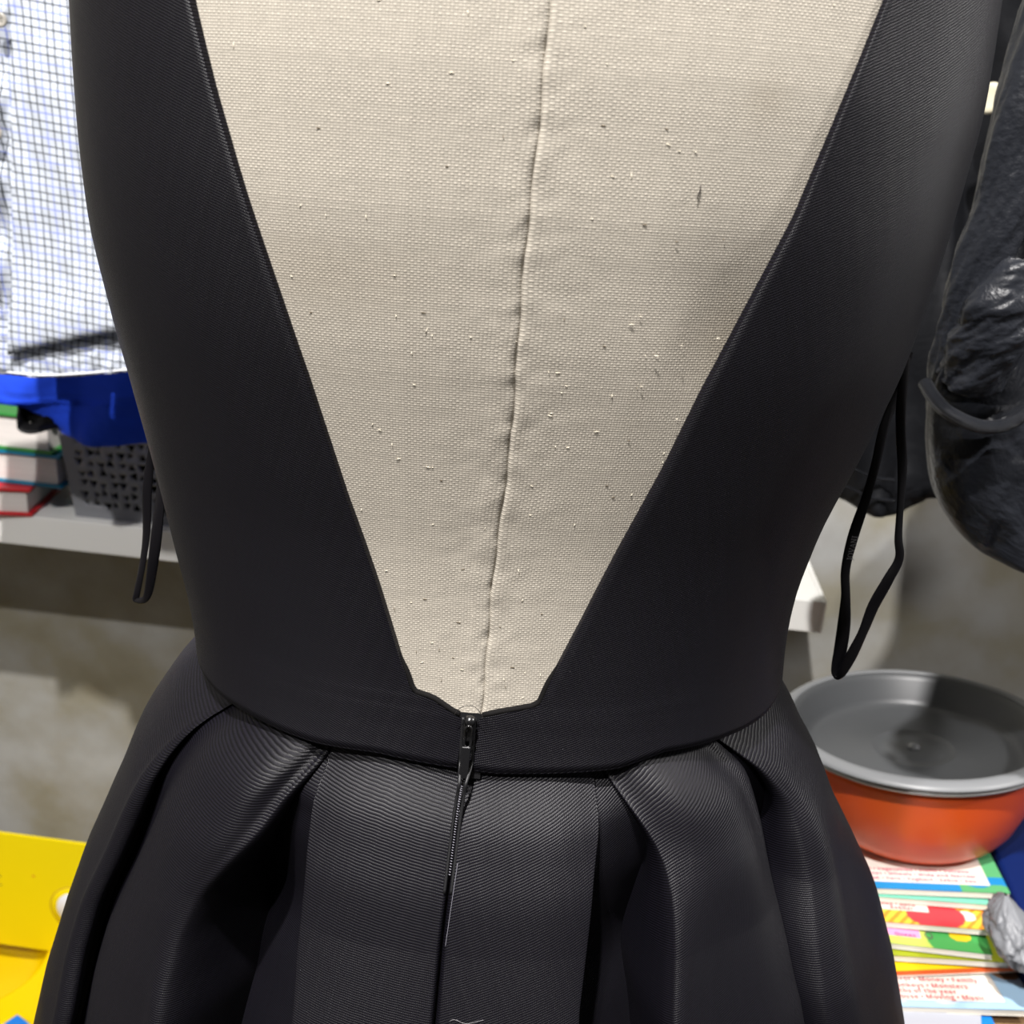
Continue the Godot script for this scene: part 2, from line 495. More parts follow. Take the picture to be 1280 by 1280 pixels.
# ---------------------------------------------------------------- dress form
func dress_form() -> void:
	var t := thing("dress_form", "cream linen canvas dress form seen from behind, wearing the black dress", "dress form", Vector3(-0.0054, 0, AXIS))
	var linen := mat(Color.WHITE, 0.85, 0.25)
	# plain weave: 64 threads each way in a tile of 56 mm
	var rows := 512
	var jit := []
	for k in 128: jit.append(randf_seeded(k))
	linen.albedo_texture = picture(512, 512, func(x, y):
		var h := weave(x, y, jit)
		var slub := noise.get_noise_2d(x * 1.3, y * 22.0) * 0.06 + noise.get_noise_2d(x * 24.0, y * 1.5 + 900.0) * 0.05
		var c := 0.60 + 0.16 * h + slub * 0.8
		return Color(c * 0.98, c * 0.943, c * 0.875))
	linen.heightmap_enabled = true
	linen.heightmap_texture = picture(512, 512, func(x, y):
		var h := weave(x, y, jit)
		return Color(h, h, h))
	linen.heightmap_scale = 0.014
	linen.vertex_color_use_as_albedo = true
	linen.uv1_scale = Vector3(1 / 0.05, 1 / 0.05, 1)
	var st := SurfaceTool.new()
	st.begin(Mesh.PRIMITIVE_TRIANGLES)
	var cols := []
	for i in range(-64, 65):
		var u := i / 64.0
		cols.append(PI * signf(u) * pow(absf(u), 2.0))
	var levels := []
	var y := -0.25
	while y < 0.0:
		levels.append(y)
		y += 0.025
	y = 0.0
	while y < 0.285:
		levels.append(y)
		y += 0.0018
	for v in [0.29, 0.3, 0.315, 0.33, 0.34, 0.35, 0.36, 0.37, 0.38, 0.385, 0.39, 0.395, 0.4, 0.41, 0.43, 0.45, 0.48]: levels.append(v)
	var spots := [0.2243, 0.1985, 0.172, 0.1505, 0.138, 0.117, 0.096, 0.077, 0.058, 0.04, 0.245, 0.263]
	for dy in levels:
		var xs := -0.0012 + 0.0006 * sin(dy * 60.0) + 0.0003 * sin(dy * 230.0) - 0.0012 * smoothstep(0.17, 0.25, dy) - 0.0008 * smoothstep(0.06, 0.0, dy)
		for c in cols:
			var seam := angle(xs, dy)
			var p := body(c + seam * exp(-c * c / 0.02), dy, lerpf(-0.012, -0.0024, smoothstep(0.013, 0.026, dy)))
			if absf(c) < 1.2:
				var x: float = p.x - mid(dy) - xs
				var d := -0.001 * exp(-x * x / (2.0 * 0.0003 * 0.0003)) + 0.0002 * exp(-pow((x - 0.0022) / 0.0016, 2.0)) + 0.0003 * exp(-pow((x + 0.004) / 0.003, 2.0))
				for s in spots:
					d -= 0.0006 * exp(-pow((x + 0.0008) / 0.0013, 2.0) - pow((dy - s) / 0.0016, 2.0))
				d += 0.0005 * noise.get_noise_2d(x * 9000.0, dy * 9000.0) * exp(-absf(x) / 0.012)
				d -= 0.003 * exp(-pow((x - 0.062) / 0.018, 2.0) - pow((dy - 0.168) / 0.03, 2.0))
				p += Vector3(0, 0, d)
			var tone := Color.WHITE
			var dirt := 0.20 * exp(-pow((p.x - 0.066) / 0.013, 2.0) - pow((dy - 0.165) / 0.016, 2.0)) + 0.12 * exp(-pow((p.x - 0.062) / 0.006, 2.0) - pow((dy - 0.236) / 0.006, 2.0)) + 0.10 * exp(-pow((p.x + 0.06) / 0.03, 2.0) - pow((dy - 0.18) / 0.012, 2.0))
			tone = Color(1.0 - dirt, 1.0 - dirt * 1.12, 1.0 - dirt * 1.3)
			st.set_color(tone)
			st.set_uv(Vector2(c * 0.13 + 0.004 * signf(c) * 0.0, dy))
			st.add_vertex(p - t.position)
	var n: int = cols.size()
	for i in levels.size() - 1:
		for j in n - 1:
			var a := i * n + j
			for k in [a, a + n, a + n + 1, a, a + n + 1, a + 1]: st.add_index(k)
	st.generate_normals()
	put("torso", st.commit(), linen, t)
	# slubs and specks of the yarn that stand proud of the cloth
	var slub := mat(rgb(214, 206, 188), 0.9, 0.2)
	var speck := mat(rgb(96, 84, 66), 0.9, 0.2)
	var rng := RandomNumberGenerator.new()
	rng.seed = 21
	for kind in 2:
		var tool := SurfaceTool.new()
		tool.begin(Mesh.PRIMITIVE_TRIANGLES)
		for k in (80 if kind == 0 else 34):
			var dy := rng.randf_range(0.03, 0.265)
			var left := tab(NECK_L, dy)
			var right := tab(NECK_R, dy)
			var x := rng.randf_range(left, right)
			var p := body(angle(x, dy), dy, -0.0023)
			var long := rng.randf_range(0.0003, 0.0008)
			var q := rng.randf_range(-0.4, 0.4) + (PI / 2 if rng.randf() < 0.3 else 0.0)
			var ax := Vector3(cos(q), sin(q), 0)
			tool.append_from(tube([p - ax * long, p, p + ax * long], [0.00008, 0.00016 if kind == 0 else 0.00012, 0.00008], 5), 0, Transform3D(Basis(), -t.position))
		var o := put("yarn_slubs" if kind == 0 else "yarn_specks", tool.commit(), slub if kind == 0 else speck, t)
		o.set_meta("kind", "stuff")
	# a short dark thread caught in the weave
	var hair := []
	for k in 5: hair.append(body(angle(0.046 + 0.0002 * sin(k * 1.3), 0.21), 0.2125 - 0.0009 * k, -0.0021) - t.position)
	put("dark_fibre", tube(hair, 0.00018, 5), mat(rgb(40, 34, 30), 0.8), t)
	var wood := mat(rgb(120, 84, 52), 0.45)
	var steel := mat(rgb(150, 150, 152), 0.3)
	steel.metallic = 0.9
	var cap := put("neck_cap", lathe([Vector2(0.0, 0.03), Vector2(0.012, 0.028), Vector2(0.016, 0.018), Vector2(0.03, 0.012), Vector2(0.052, 0.008), Vector2(0.056, 0.0), Vector2(0.0, -0.002)], 40), wood, t)
	cap.position = Vector3(0.012, WAIST + 0.48, 0)
	put("pole", tube([Vector3(0, 0.06, 0), Vector3(0, 0.98, 0)], 0.014, 20), steel, t)
	put("base", lathe([Vector2(0.0, 0.075), Vector2(0.03, 0.07), Vector2(0.04, 0.04), Vector2(0.16, 0.026), Vector2(0.185, 0.016), Vector2(0.185, 0.0), Vector2(0.0, 0.0)], 48), wood, t)

func randf_seeded(k: int) -> float:
	return fposmod(sin(k * 12.9898) * 43758.5453, 1.0)

# height of a plain weave, 8 pixels a thread
func weave(x: int, y: int, jit: Array) -> float:
	var i := x / 8
	var j := y / 8
	var u := (x % 8 + 0.5) / 8.0 * 2.0 - 1.0
	var v := (y % 8 + 0.5) / 8.0 * 2.0 - 1.0
	var over := (i + j) % 2 == 0
	var h := (1.0 - 0.75 * v * v) * (1.0 - 0.55 * u * u) if over else 0.72 * (1.0 - 0.8 * u * u) * (1.0 - 0.6 * v * v)
	return clampf(h * (0.78 + 0.3 * (jit[j] if over else jit[64 + i])), 0.0, 1.0)

# ---------------------------------------------------------------- dress
func dress() -> void:
	var t := thing("dress", "long black twill satin dress with a deep V back, back zip and box pleats", "dress", Vector3(-0.0054, 0, AXIS))
	var home := -t.position
	# twill: 16 ridges in a tile of 19 mm
	var ridge := picture(256, 256, func(x, y):
		var v := fposmod(y / 16.0 + 0.35 * sin(x * TAU / 256.0 * 2.0) * 0.12, 1.0)
		var h := pow(sin(v * PI), 0.8)
		var dash := 0.82 + 0.18 * sin((x / 10.0 + floorf(y / 16.0) * 0.5) * TAU * 25.6 / 25.6)
		h *= dash
		return Color(h, h, h))
	var black := mat(Color.WHITE, 0.5, 0.5)
	black.albedo_texture = picture(256, 256, func(x, y):
		var v := fposmod(y / 16.0, 1.0)
		var h := pow(sin(v * PI), 1.2) * (0.85 + 0.15 * randf_seeded(x / 9 + 37 * (y / 16)))
		return Color(0.03 + 0.042 * h, 0.028 + 0.038 * h, 0.037 + 0.06 * h))
	black.heightmap_enabled = true
	black.heightmap_texture = ridge
	black.heightmap_scale = 0.016
	black.uv1_scale = Vector3(1 / 0.0128, 1 / 0.0128, 1)
	black.roughness = 0.42
	black.anisotropy_enabled = true
	black.anisotropy = -0.35
	black.metallic_specular = 0.33
	var lining := mat(rgb(20, 19, 19), 0.85, 0.2)
	var shift := func(m: ArrayMesh) -> ArrayMesh:
		var tool := SurfaceTool.new()
		tool.begin(Mesh.PRIMITIVE_TRIANGLES)
		tool.append_from(m, 0, Transform3D(Basis(), home))
		return tool.commit()

	# --- bodice: two back panels and the front
	for side in [-1, 1]:
		var neck: Array = NECK_L if side < 0 else NECK_R
		var levels := []
		levels.append_array([-0.0002, 0.0, 0.0005, 0.0012])
		var y := 0.002
		while y < 0.02:
			levels.append(y)
			y += 0.002
		y = 0.02
		while y < 0.042:
			levels.append(y)
			y += 0.0008
		while y < 0.3:
			levels.append(y)
			y += 0.004
		for v in [0.31, 0.32, 0.33, 0.34, 0.35, 0.36, 0.37]: levels.append(v)
		var rows := []
		var uvs := []
		for lv in levels:
			var low: float = 0.0274 if side < 0 else 0.0276
			var rise: float = lv
			var edge := 0.0
			for pass_ in 3:
				edge = angle(tab(neck, rise), rise) if rise > low else deg_to_rad(lerpf(-2.45, -2.2, rise / low) if side < 0 else lerpf(-2.0, -0.35, rise / low))
				rise = lv + tab(HEM, edge) * maxf(0.0, 1.0 - lv / 0.05)
			var wide := deg_to_rad(100.0)
			if lv > 0.18: wide = lerpf(deg_to_rad(100.0), deg_to_rad(87.0), smoothstep(0.18, 0.22, lv))
			if lv > 0.3: wide = lerpf(deg_to_rad(87.0), absf(edge) + 0.3, smoothstep(0.3, 0.37, lv))
			var row := PackedVector3Array()
			var uv := []
			# lower edge follows the waist seam
			for k in 67:
				var phi := lerpf(side * wide, edge, minf(k, 60) / 60.0)
				var dy: float = lv + tab(HEM, phi) * maxf(0.0, 1.0 - lv / 0.05)
				var off := 0.0
				if k > 60 and lv > 0.0274:    # the turned edge: rolls in towards the form
					var q := (k - 60) / 6.0
					phi += -side * 0.002 * sin(q * PI / 2.0) * smoothstep(0.036, 0.046, lv)
					off = -0.0023 * (1.0 - cos(q * PI / 2.0)) * smoothstep(0.036, 0.046, lv)
				if lv < 0.0: off -= 0.006
				elif lv < 0.0015: off -= 0.0006
				# fullness over the shoulder blade, slack at the waist
				off += 0.0012 * noise.get_noise_3d(phi * 60.0, dy * 300.0, side * 40.0)
				if k <= 60: off += 0.0012 * sin(clampf(k / 60.0, 0, 1) * PI)
				row.append(body(phi, dy, off))
				uv.append(Vector2(phi * 0.13, dy))
			rows.append(row)
			uvs.append(uv)
		put("back_bodice_panel", shift.call(grid(rows, false, deg_to_rad(20.0 if side < 0 else -24.0), uvs)), black, t)
		# the dark bound edge that shows along the bottom of the V
		var lip := []
		for k in 24:
			var lv := lerpf(0.0279, 0.05, k / 23.0)
			var ph: float = angle(tab(neck, lv), lv) - side * 0.0012 * smoothstep(0.036, 0.04, lv)
			lip.append(body(ph, lv + 0.0002, -0.0013) + home)
		var lip_rad := []
		for k in 24: lip_rad.append(0.0009 * minf(1.0, (23 - k) / 8.0) + 0.0002)
		put("bound_edge", tube(lip, lip_rad, 8), lining, t, "dull dark bound edge at the bottom of the V")
	var rows := []
	var uvs := []
	for i in 40:
		var lv := lerpf(-0.002, 0.31, i / 39.0)
		var half := deg_to_rad(lerpf(100.0, 132.0, smoothstep(0.19, 0.3, lv)))
		var row := PackedVector3Array()
		var uv := []
		for k in 61:
			var phi := lerpf(half, TAU - half, k / 60.0)
			row.append(body(phi, lv + 0.012 * (1.0 - i / 39.0), 0.0))
			uv.append(Vector2(phi * 0.13, lv))
		rows.append(row)
		uvs.append(uv)
	put("front_bodice_panel", shift.call(grid(rows, false, 0.3, uvs)), black, t)

	# --- skirt
	var P := func(table: Array, d: float, off: Callable) -> Callable:
		return func(q): return Vector2(soft(table, look(q), 0.004) + d, off.call(q))
	var fix := func(deg: float, off: float) -> Callable:
		return func(q): return Vector2(deg, off * easein(q))
	var flat := func(k: float) -> Callable:
		return func(q): return k * easein(q, 0.05)
	var deep := func(k: float) -> Callable:
		return func(q): return k * easein(q, 0.075) + signf(k) * 0.0015 * easein(q + 0.004, 0.01)
	var mix := func(a: Array, b: Array, k: float, bulge: float, peak: float) -> Callable:
		return func(q): return Vector2(lerpf(soft(a, look(q), 0.004), soft(b, look(q), 0.004), k), bulge * easein(q + 0.004, 0.015) * exp(-maxf(q - peak, 0.0) / 0.12))
	var panels := [
		# left side panel, its rolled edge lying on the pleat
		[[fix.call(-135.0, 0.0), fix.call(-115.0, 0.0), fix.call(-95.0, 0.001), fix.call(-78.0, 0.004), P.call(GL, -4.0, flat.call(0.005)), P.call(GL, -1.0, flat.call(0.0065)), P.call(GL, 0.4, flat.call(0.0045)), P.call(GL, 0.6, flat.call(0.0005)), P.call(GL, -1.0, flat.call(-0.003))], 6, 0.1],
		# left pleat with its broad rolled fold
		[[P.call(GL, -3.0, deep.call(-0.006)), P.call(GL, 1.5, deep.call(-0.0055)), P.call(GL, 4.5, flat.call(-0.001)), mix.call(GL, R2L, 0.35, 0.005, 0.03), mix.call(GL, R2L, 0.62, 0.009, 0.04), mix.call(GL, R2L, 0.86, 0.01, 0.06), P.call(R2L, -0.8, flat.call(0.009)), P.call(R2L, 0.6, flat.call(0.006)), P.call(R2L, 1.2, deep.call(-0.003)), P.call(R2L, 1.0, deep.call(-0.02)), P.call(R2L, 0.2, deep.call(-0.04))], 6, 0.08],
		# the inlay between that fold and the centre panel
		[[P.call(R2L, -1.5, deep.call(-0.038)), P.call(E1L, 4.0, deep.call(-0.02))], 8, 0.06],
		# centre panels either side of the zip
		[[P.call(E1L, 3.0, deep.call(-0.009)), P.call(E1L, 0.3, deep.call(-0.004)), P.call(E1L, 0.0, flat.call(-0.001)), P.call(E1L, 0.5, flat.call(0.0002)), mix.call(E1L, ZIP, 0.3, 0.0018, 0.02), mix.call(E1L, ZIP, 0.6, 0.0014, 0.02), P.call(ZIP, -1.4, flat.call(0.0004)), P.call(ZIP, -0.4, flat.call(-0.0001)), P.call(ZIP, -0.1, flat.call(-0.0022))], 6, 0.12],
		[[P.call(ZIP, 0.1, flat.call(-0.0022)), P.call(ZIP, 0.45, flat.call(0.0)), P.call(ZIP, 1.4, flat.call(0.0006)), mix.call(ZIP, E1R, 0.4, 0.0014, 0.02), mix.call(ZIP, E1R, 0.7, 0.0018, 0.02), P.call(E1R, -0.5, flat.call(0.0002)), P.call(E1R, 0.0, flat.call(-0.001)), P.call(E1R, -0.3, deep.call(-0.004)), P.call(E1R, -3.0, deep.call(-0.009))], 6, -0.38],
		# right inlay, right pleat, the dark inlay beside it and the curled side panel
		[[P.call(E1R, -4.0, deep.call(-0.016)), P.call(E2R, 3.0, deep.call(-0.036))], 10, -0.4],
		[[P.call(E2R, 1.5, deep.call(-0.036)), P.call(E2R, 0.0, deep.call(-0.018)), P.call(E2R, -0.3, deep.call(-0.002)), P.call(E2R, 0.0, flat.call(0.006)), P.call(E2R, 1.2, flat.call(0.009)), mix.call(E2R, F1R, 0.3, 0.0075, 0.03), mix.call(E2R, F1R, 0.65, 0.006, 0.03), P.call(F1R, -2.5, flat.call(0.0)), P.call(F1R, 0.0, flat.call(-0.004)), P.call(F1R, 2.0, deep.call(-0.014)), P.call(F1R, 2.5, deep.call(-0.03))], 6, -0.36],
		[[P.call(F1R, 0.5, deep.call(-0.029)), P.call(F1R, 5.0, deep.call(-0.034)), P.call(F2R, 4.0, deep.call(-0.033))], 8, -0.3],
		[[P.call(F2R, 2.5, deep.call(-0.032)), P.call(F2R, 0.3, deep.call(-0.02)), P.call(F2R, -0.8, deep.call(-0.008)), P.call(F2R, -0.6, flat.call(0.001)), P.call(F2R, 0.8, flat.call(0.005)), P.call(F2R, 4.0, flat.call(0.0085)), P.call(F2R, 11.0, flat.call(0.006)), fix.call(80.0, 0.003), fix.call(97.0, 0.0), fix.call(115.0, 0.0), fix.call(135.0, 0.0)], 6, -0.25],
	]
	# inlays sink smoothly from one depth to the other
	for k in [2, 5]:
		var a: Callable = panels[k][0][0]
		var b: Callable = panels[k][0][-1]
		var bent := []
		for j in 5:
			var f := j / 4.0
			var crease := 0.0016 if k == 2 else 0.0
			bent.append(func(q): return a.call(q).lerp(b.call(q), f) + Vector2(0, crease * exp(-pow((q - 0.017) / 0.003, 2.0)) * sin(f * PI)))
		panels[k][0] = bent
	for p in panels:
		put("skirt_panel", shift.call(skirt_panel(p[0], p[1], p[2])), black, t)
	var front := []
	for k in 19:
		var deg := lerpf(130.0, 230.0, k / 18.0)
		front.append(func(q): return Vector2(deg, 0.006 * sin(k * 2.1) * easein(q, 0.1) * sin(k / 18.0 * PI)))
	put("front_skirt_panel", shift.call(skirt_panel(front, 3, 0.0)), black, t)

	# --- zip
	var metal := mat(rgb(16, 16, 17), 0.28, 0.6)
	var nylon := mat(rgb(20, 20, 22), 0.5)
	var pale := mat(rgb(128, 127, 136), 0.4)
	var onto := func(x: float, dy: float, off: float) -> Vector3:
		return body(angle(x - mid(dy), dy), dy, off) + home
	var zx := func(q: float) -> Vector3:
		return skirt(soft(ZIP, look(q), 0.004), q, -0.0002) + home
	var coil := SurfaceTool.new()
	coil.begin(Mesh.PRIMITIVE_TRIANGLES)
	for k in 36:
		var q := 0.002 + k * 0.00072
		var c: Vector3 = zx.call(q) + Vector3(-0.0001, 0, 0.0008)
		coil.append_from(tube([c + Vector3(-0.00028, 0.0001, 0), c + Vector3(0, 0, 0.0002), c + Vector3(0.00028, -0.0001, 0)], 0.00015, 6), 0, Transform3D())
	var zipper := put("zipper_coil", coil.commit(), pale, t, "pale zip coil showing in the opening")
	zipper.set_meta("kind", "stuff")
	for s in [-1, 1]:
		var path := []
		for k in 16:
			var q := -0.02 + k * 0.0035
			if q < 0.0: path.append(onto.call(-0.0099 + s * 0.0021, -q + 0.0075, 0.0))
			else: path.append(zx.call(q) + Vector3(s * 0.0012, 0, 0.0003))
		put("zipper_tape", tube(smooth_path(path, 3), 0.0006, 6), nylon, t)
	var web := []
	for i in 12:
		var row := PackedVector3Array()
		var q := lerpf(0.0288, 0.004, i / 11.0)
		for k in 5: row.append(onto.call(lerpf(-0.0132, -0.0052, k / 4.0) + 0.0008 * i / 11.0, q, -0.0012))
		web.append(row)
	put("zipper_backing", grid(web), nylon, t)
	var stitch := []
	for k in 40: stitch.append(zx.call(0.024 + k * 0.0006) + Vector3(0.0022 - 0.00002 * k, 0, 0.0011))
	put("seam_thread", tube(stitch, 0.00008, 5), pale, t)
	var slider := Node3D.new()
	slider.name = "zipper_slider"
	t.add_child(slider, true)
	var o: Vector3 = onto.call(-0.0096, 0.0242, 0.0016)
	var dn: Vector3 = onto.call(-0.0101, 0.0075, 0.0016) - o
	var yv := -dn.normalized()
	var xv := yv.cross(Vector3.BACK).normalized()
	place(slider, xv, yv, xv.cross(yv), o)
	var bodyshape := put("slider_body", rbox(Vector3(0.0042, 0.0085, 0.0028), 0.0012), metal, slider)
	bodyshape.position = Vector3(0, -0.0005, 0)
	put("slider_crown", lathe([Vector2(0.0, 0.0022), Vector2(0.0012, 0.0019), Vector2(0.002, 0.0009), Vector2(0.0022, 0.0), Vector2(0.0, -0.0006)], 16), metal, slider).transform = Transform3D(Basis(Vector3.RIGHT, PI / 2), Vector3(0.0002, 0.0036, 0.0012))
	put("pull_ring", tube(smooth_path([Vector3(-0.0011, -0.002, 0.0018), Vector3(-0.0012, 0.001, 0.0028), Vector3(0, 0.0024, 0.0032), Vector3(0.0012, 0.001, 0.0028), Vector3(0.0011, -0.002, 0.0018), Vector3(0.001, -0.0055, 0.0022), Vector3(-0.001, -0.0055, 0.0022), Vector3(-0.0011, -0.002, 0.0018)], 4), 0.0005, 6, false), metal, slider)
	var tabm := put("pull_tab", rbox(Vector3(0.0033, 0.0125, 0.0011), 0.0005), mat(rgb(20, 20, 22), 0.4), slider)
	tabm.transform = Transform3D(Basis(Vector3.RIGHT, 0.06), Vector3(-0.0002, -0.0118, 0.0022))

	# --- loose threads
	var loop := []
	for v in [[568, 893], [574, 886], [584, 882], [594, 884], [601, 892], [604, 898]]:
		loop.append(at(v[0], v[1], -(AXIS + 0.0965)) + home)
	put("loose_thread", tube(smooth_path(loop, 5), 0.00011, 5), mat(rgb(30, 26, 24), 0.7), t)
	for pts in [[[570, 1274], [582, 1279], [598, 1276], [618, 1271], [640, 1268], [655, 1268]], [[556, 1281], [566, 1274], [575, 1277]]]:
		var line := []
		for v in pts:
			var p := at_level(v[0], v[1], WAIST - 0.092)
			var best := 0.0
			for k in 60:    # walk along the sight line until it meets the skirt
				var y := WAIST - 0.05 - 0.001 * k
				p = at_level(v[0], v[1], y)
				var deg := rad_to_deg(atan2(p.x + 0.0054, (p.z - AXIS) * 1.4))
				if p.z < skirt(deg, WAIST - y, 0.0).z + 0.0006: break
			line.append(p + Vector3(0, 0.0004, 0.0006) + home)
		put("loose_thread", tube(smooth_path(line, 4), 0.00007, 5), mat(rgb(130, 128, 130), 0.7), t)
	# --- hanger loops of satin ribbon
	var rib := mat(rgb(13, 12, 15), 0.36, 0.4)
	var grey := mat(rgb(120, 118, 120), 0.6)
	var loops := [
		[[[196, 520, 0.43, 7], [189, 568, 0.43, 9], [184, 612, 0.428, 11], [183, 666, 0.427, 10], [178, 706, 0.426, 9], [171, 742, 0.425, 8], [170, 750, 0.425, 7], [180, 750, 0.422, 8], [186, 738, 0.421, 10], [191, 706, 0.421, 12], [196, 666, 0.422, 13], [201, 613, 0.424, 13], [203, 560, 0.426, 12], [206, 520, 0.43, 10]]],
		[[[1136, 440, 0.43, 10], [1120, 494, 0.43, 13], [1105, 534, 0.428, 12], [1094, 582, 0.427, 10], [1081, 627, 0.426, 11], [1066, 672, 0.425, 13], [1057, 712, 0.425, 13], [1057, 745, 0.424, 12], [1055, 780, 0.424, 15], [1050, 815, 0.424, 15], [1045, 838, 0.424, 12], [1047, 846, 0.423, 8], [1053, 840, 0.421, 11], [1067, 814, 0.42, 16], [1080, 787, 0.42, 15], [1092, 757, 0.42, 14], [1110, 725, 0.42, 12], [1124, 698, 0.421, 10], [1123, 670, 0.422, 10], [1126, 624, 0.423, 10], [1128, 582, 0.424, 11], [1126, 539, 0.426, 11], [1127, 500, 0.428, 11], [1134, 440, 0.43, 10]]],
	]
	for lp in loops:
		var pts := []
		var wid := []
		for v in lp[0]:
			pts.append(at(v[0], v[1], v[2]) + home)
			wid.append(Vector2(v[3] * 0.00019, 0))
		pts = smooth_path(pts, 6)
		wid = smooth_path(wid, 6)
		var band := []
		for i in pts.size():
			var dir: Vector3 = (pts[mini(i + 1, pts.size() - 1)] - pts[maxi(i - 1, 0)]).normalized()
			var side := dir.cross(Vector3.BACK).normalized()
			var nrm := side.cross(dir).normalized()
			var tw := 0.35 * sin(i * 0.21)
			var s2 := side * cos(tw) + nrm * sin(tw)
			var n2 := nrm * cos(tw) - side * sin(tw)
			var row := PackedVector3Array()
			for k in 10:
				var q := TAU * k / 10
				row.append(pts[i] + s2 * cos(q) * wid[i].x + n2 * sin(q) * 0.0005)
			band.append(row)
		var ob := put("hanger_loop", grid(band, true), rib, t)
		if pts.size() > 100:
			# the woven-in name, reading upwards along the left strand
			var a := at(1061.5, 700, 0.4225) + home
			var b := at(1072, 655, 0.4225) + home
			var word := lettering("JOVANI", 0.0024, grey, ob, "Droid Serif")
			(word.mesh as TextMesh).horizontal_alignment = HORIZONTAL_ALIGNMENT_LEFT
			var xd := (b - a).normalized()
			var yd := Vector3.BACK.cross(xd).normalized()
			place(word, xd, yd, xd.cross(yd), a - yd * 0.0002)

# ---------------------------------------------------------------- shelf
func shelf_and_its_things() -> void:
	var white := mat(rgb(238, 238, 234), 0.35)
	var corner := Vector3(0.417, 0.912, -1.2234)   # right front corner of the top
	var t := thing("wall_shelf", "long thick white wall shelf on the concrete wall", "shelf", corner)
	place(t, ALONG, Vector3.UP, -INTO, corner)
	put("board", rbox(Vector3(1.6, 0.045, 0.26), 0.0012), white, t).position = Vector3(-0.806, -0.0225, -0.13)
	put("end_cap", rbox(Vector3(0.0055, 0.045, 0.26), 0.0012), white, t).position = Vector3(-0.0028, -0.0225, -0.13)
	# three thick hardbacks lying on the shelf's left part, front edges at its front edge
	var page := mat(Color.WHITE, 0.85, 0.2)
	page.albedo_texture = picture(64, 128, func(x, y):
		var v := 0.82 + 0.07 * randf_seeded(y * 3 + 1) + 0.02 * randf_seeded(x + y * 77)
		return Color(v, v * 0.975, v * 0.95))
	page.uv1_scale = Vector3(4, 18, 4)
	var hard := [["red", rgb(196, 24, 34), 0.040, 645.0, 0.05, 0.0, 0.06], ["teal", rgb(10, 118, 152), 0.0475, 594.0, 0.0, 0.0, 0.05], ["green", rgb(46, 128, 56), 0.053, 545.0, -0.02, 0.0, 0.05]]
	var labels := ["thick red hardback book at the bottom of the three stacked on the shelf", "thick teal hardback book between the red and the green one on the shelf", "thick green hardback book on top of the three stacked on the shelf"]
	var y := 0.9122
	var right := [at_wall(40, 640, 0.262), at_wall(75, 590, 0.25), at_wall(63, 545, 0.25)]
	var turn := [0.17, -0.02, -0.03]
	for k in 3:
		var h: float = hard[k][2]
		var b := thing("hardback_book", labels[k], "book", Vector3(right[k].x, y, right[k].z), "hardbacks stacked on the shelf")
		b.rotation.y = -YAW + turn[k]
		var cover := mat(hard[k][1], 0.4)
		for s in [0, 1]:
			put("cover_board", rbox(Vector3(0.19, 0.0045, 0.15), 0.0012), cover, b).position = Vector3(-0.095, 0.00225 if s == 0 else h - 0.00225, -0.075)
		put("page_block", rbox(Vector3(0.176, h - 0.009, 0.142), 0.0008), page, b).position = Vector3(-0.095, h / 2, -0.0755)
		put("spine", rbox(Vector3(0.19, h, 0.004), 0.0015), cover, b).position = Vector3(-0.095, h / 2, -0.149)
		y += h + 0.0003
	# perforated basket
	var dark := mat(rgb(132, 134, 139), 0.55, 0.4)
	var a := at_wall(95, 648, 0.243)
	var bk := thing("basket", "dark grey plastic basket perforated with small triangles beside the books", "basket", Vector3(a.x, 0.9123, a.z))
	bk.rotation.y = -YAW
	basket(bk, dark, 0.21, 0.15, 0.2)

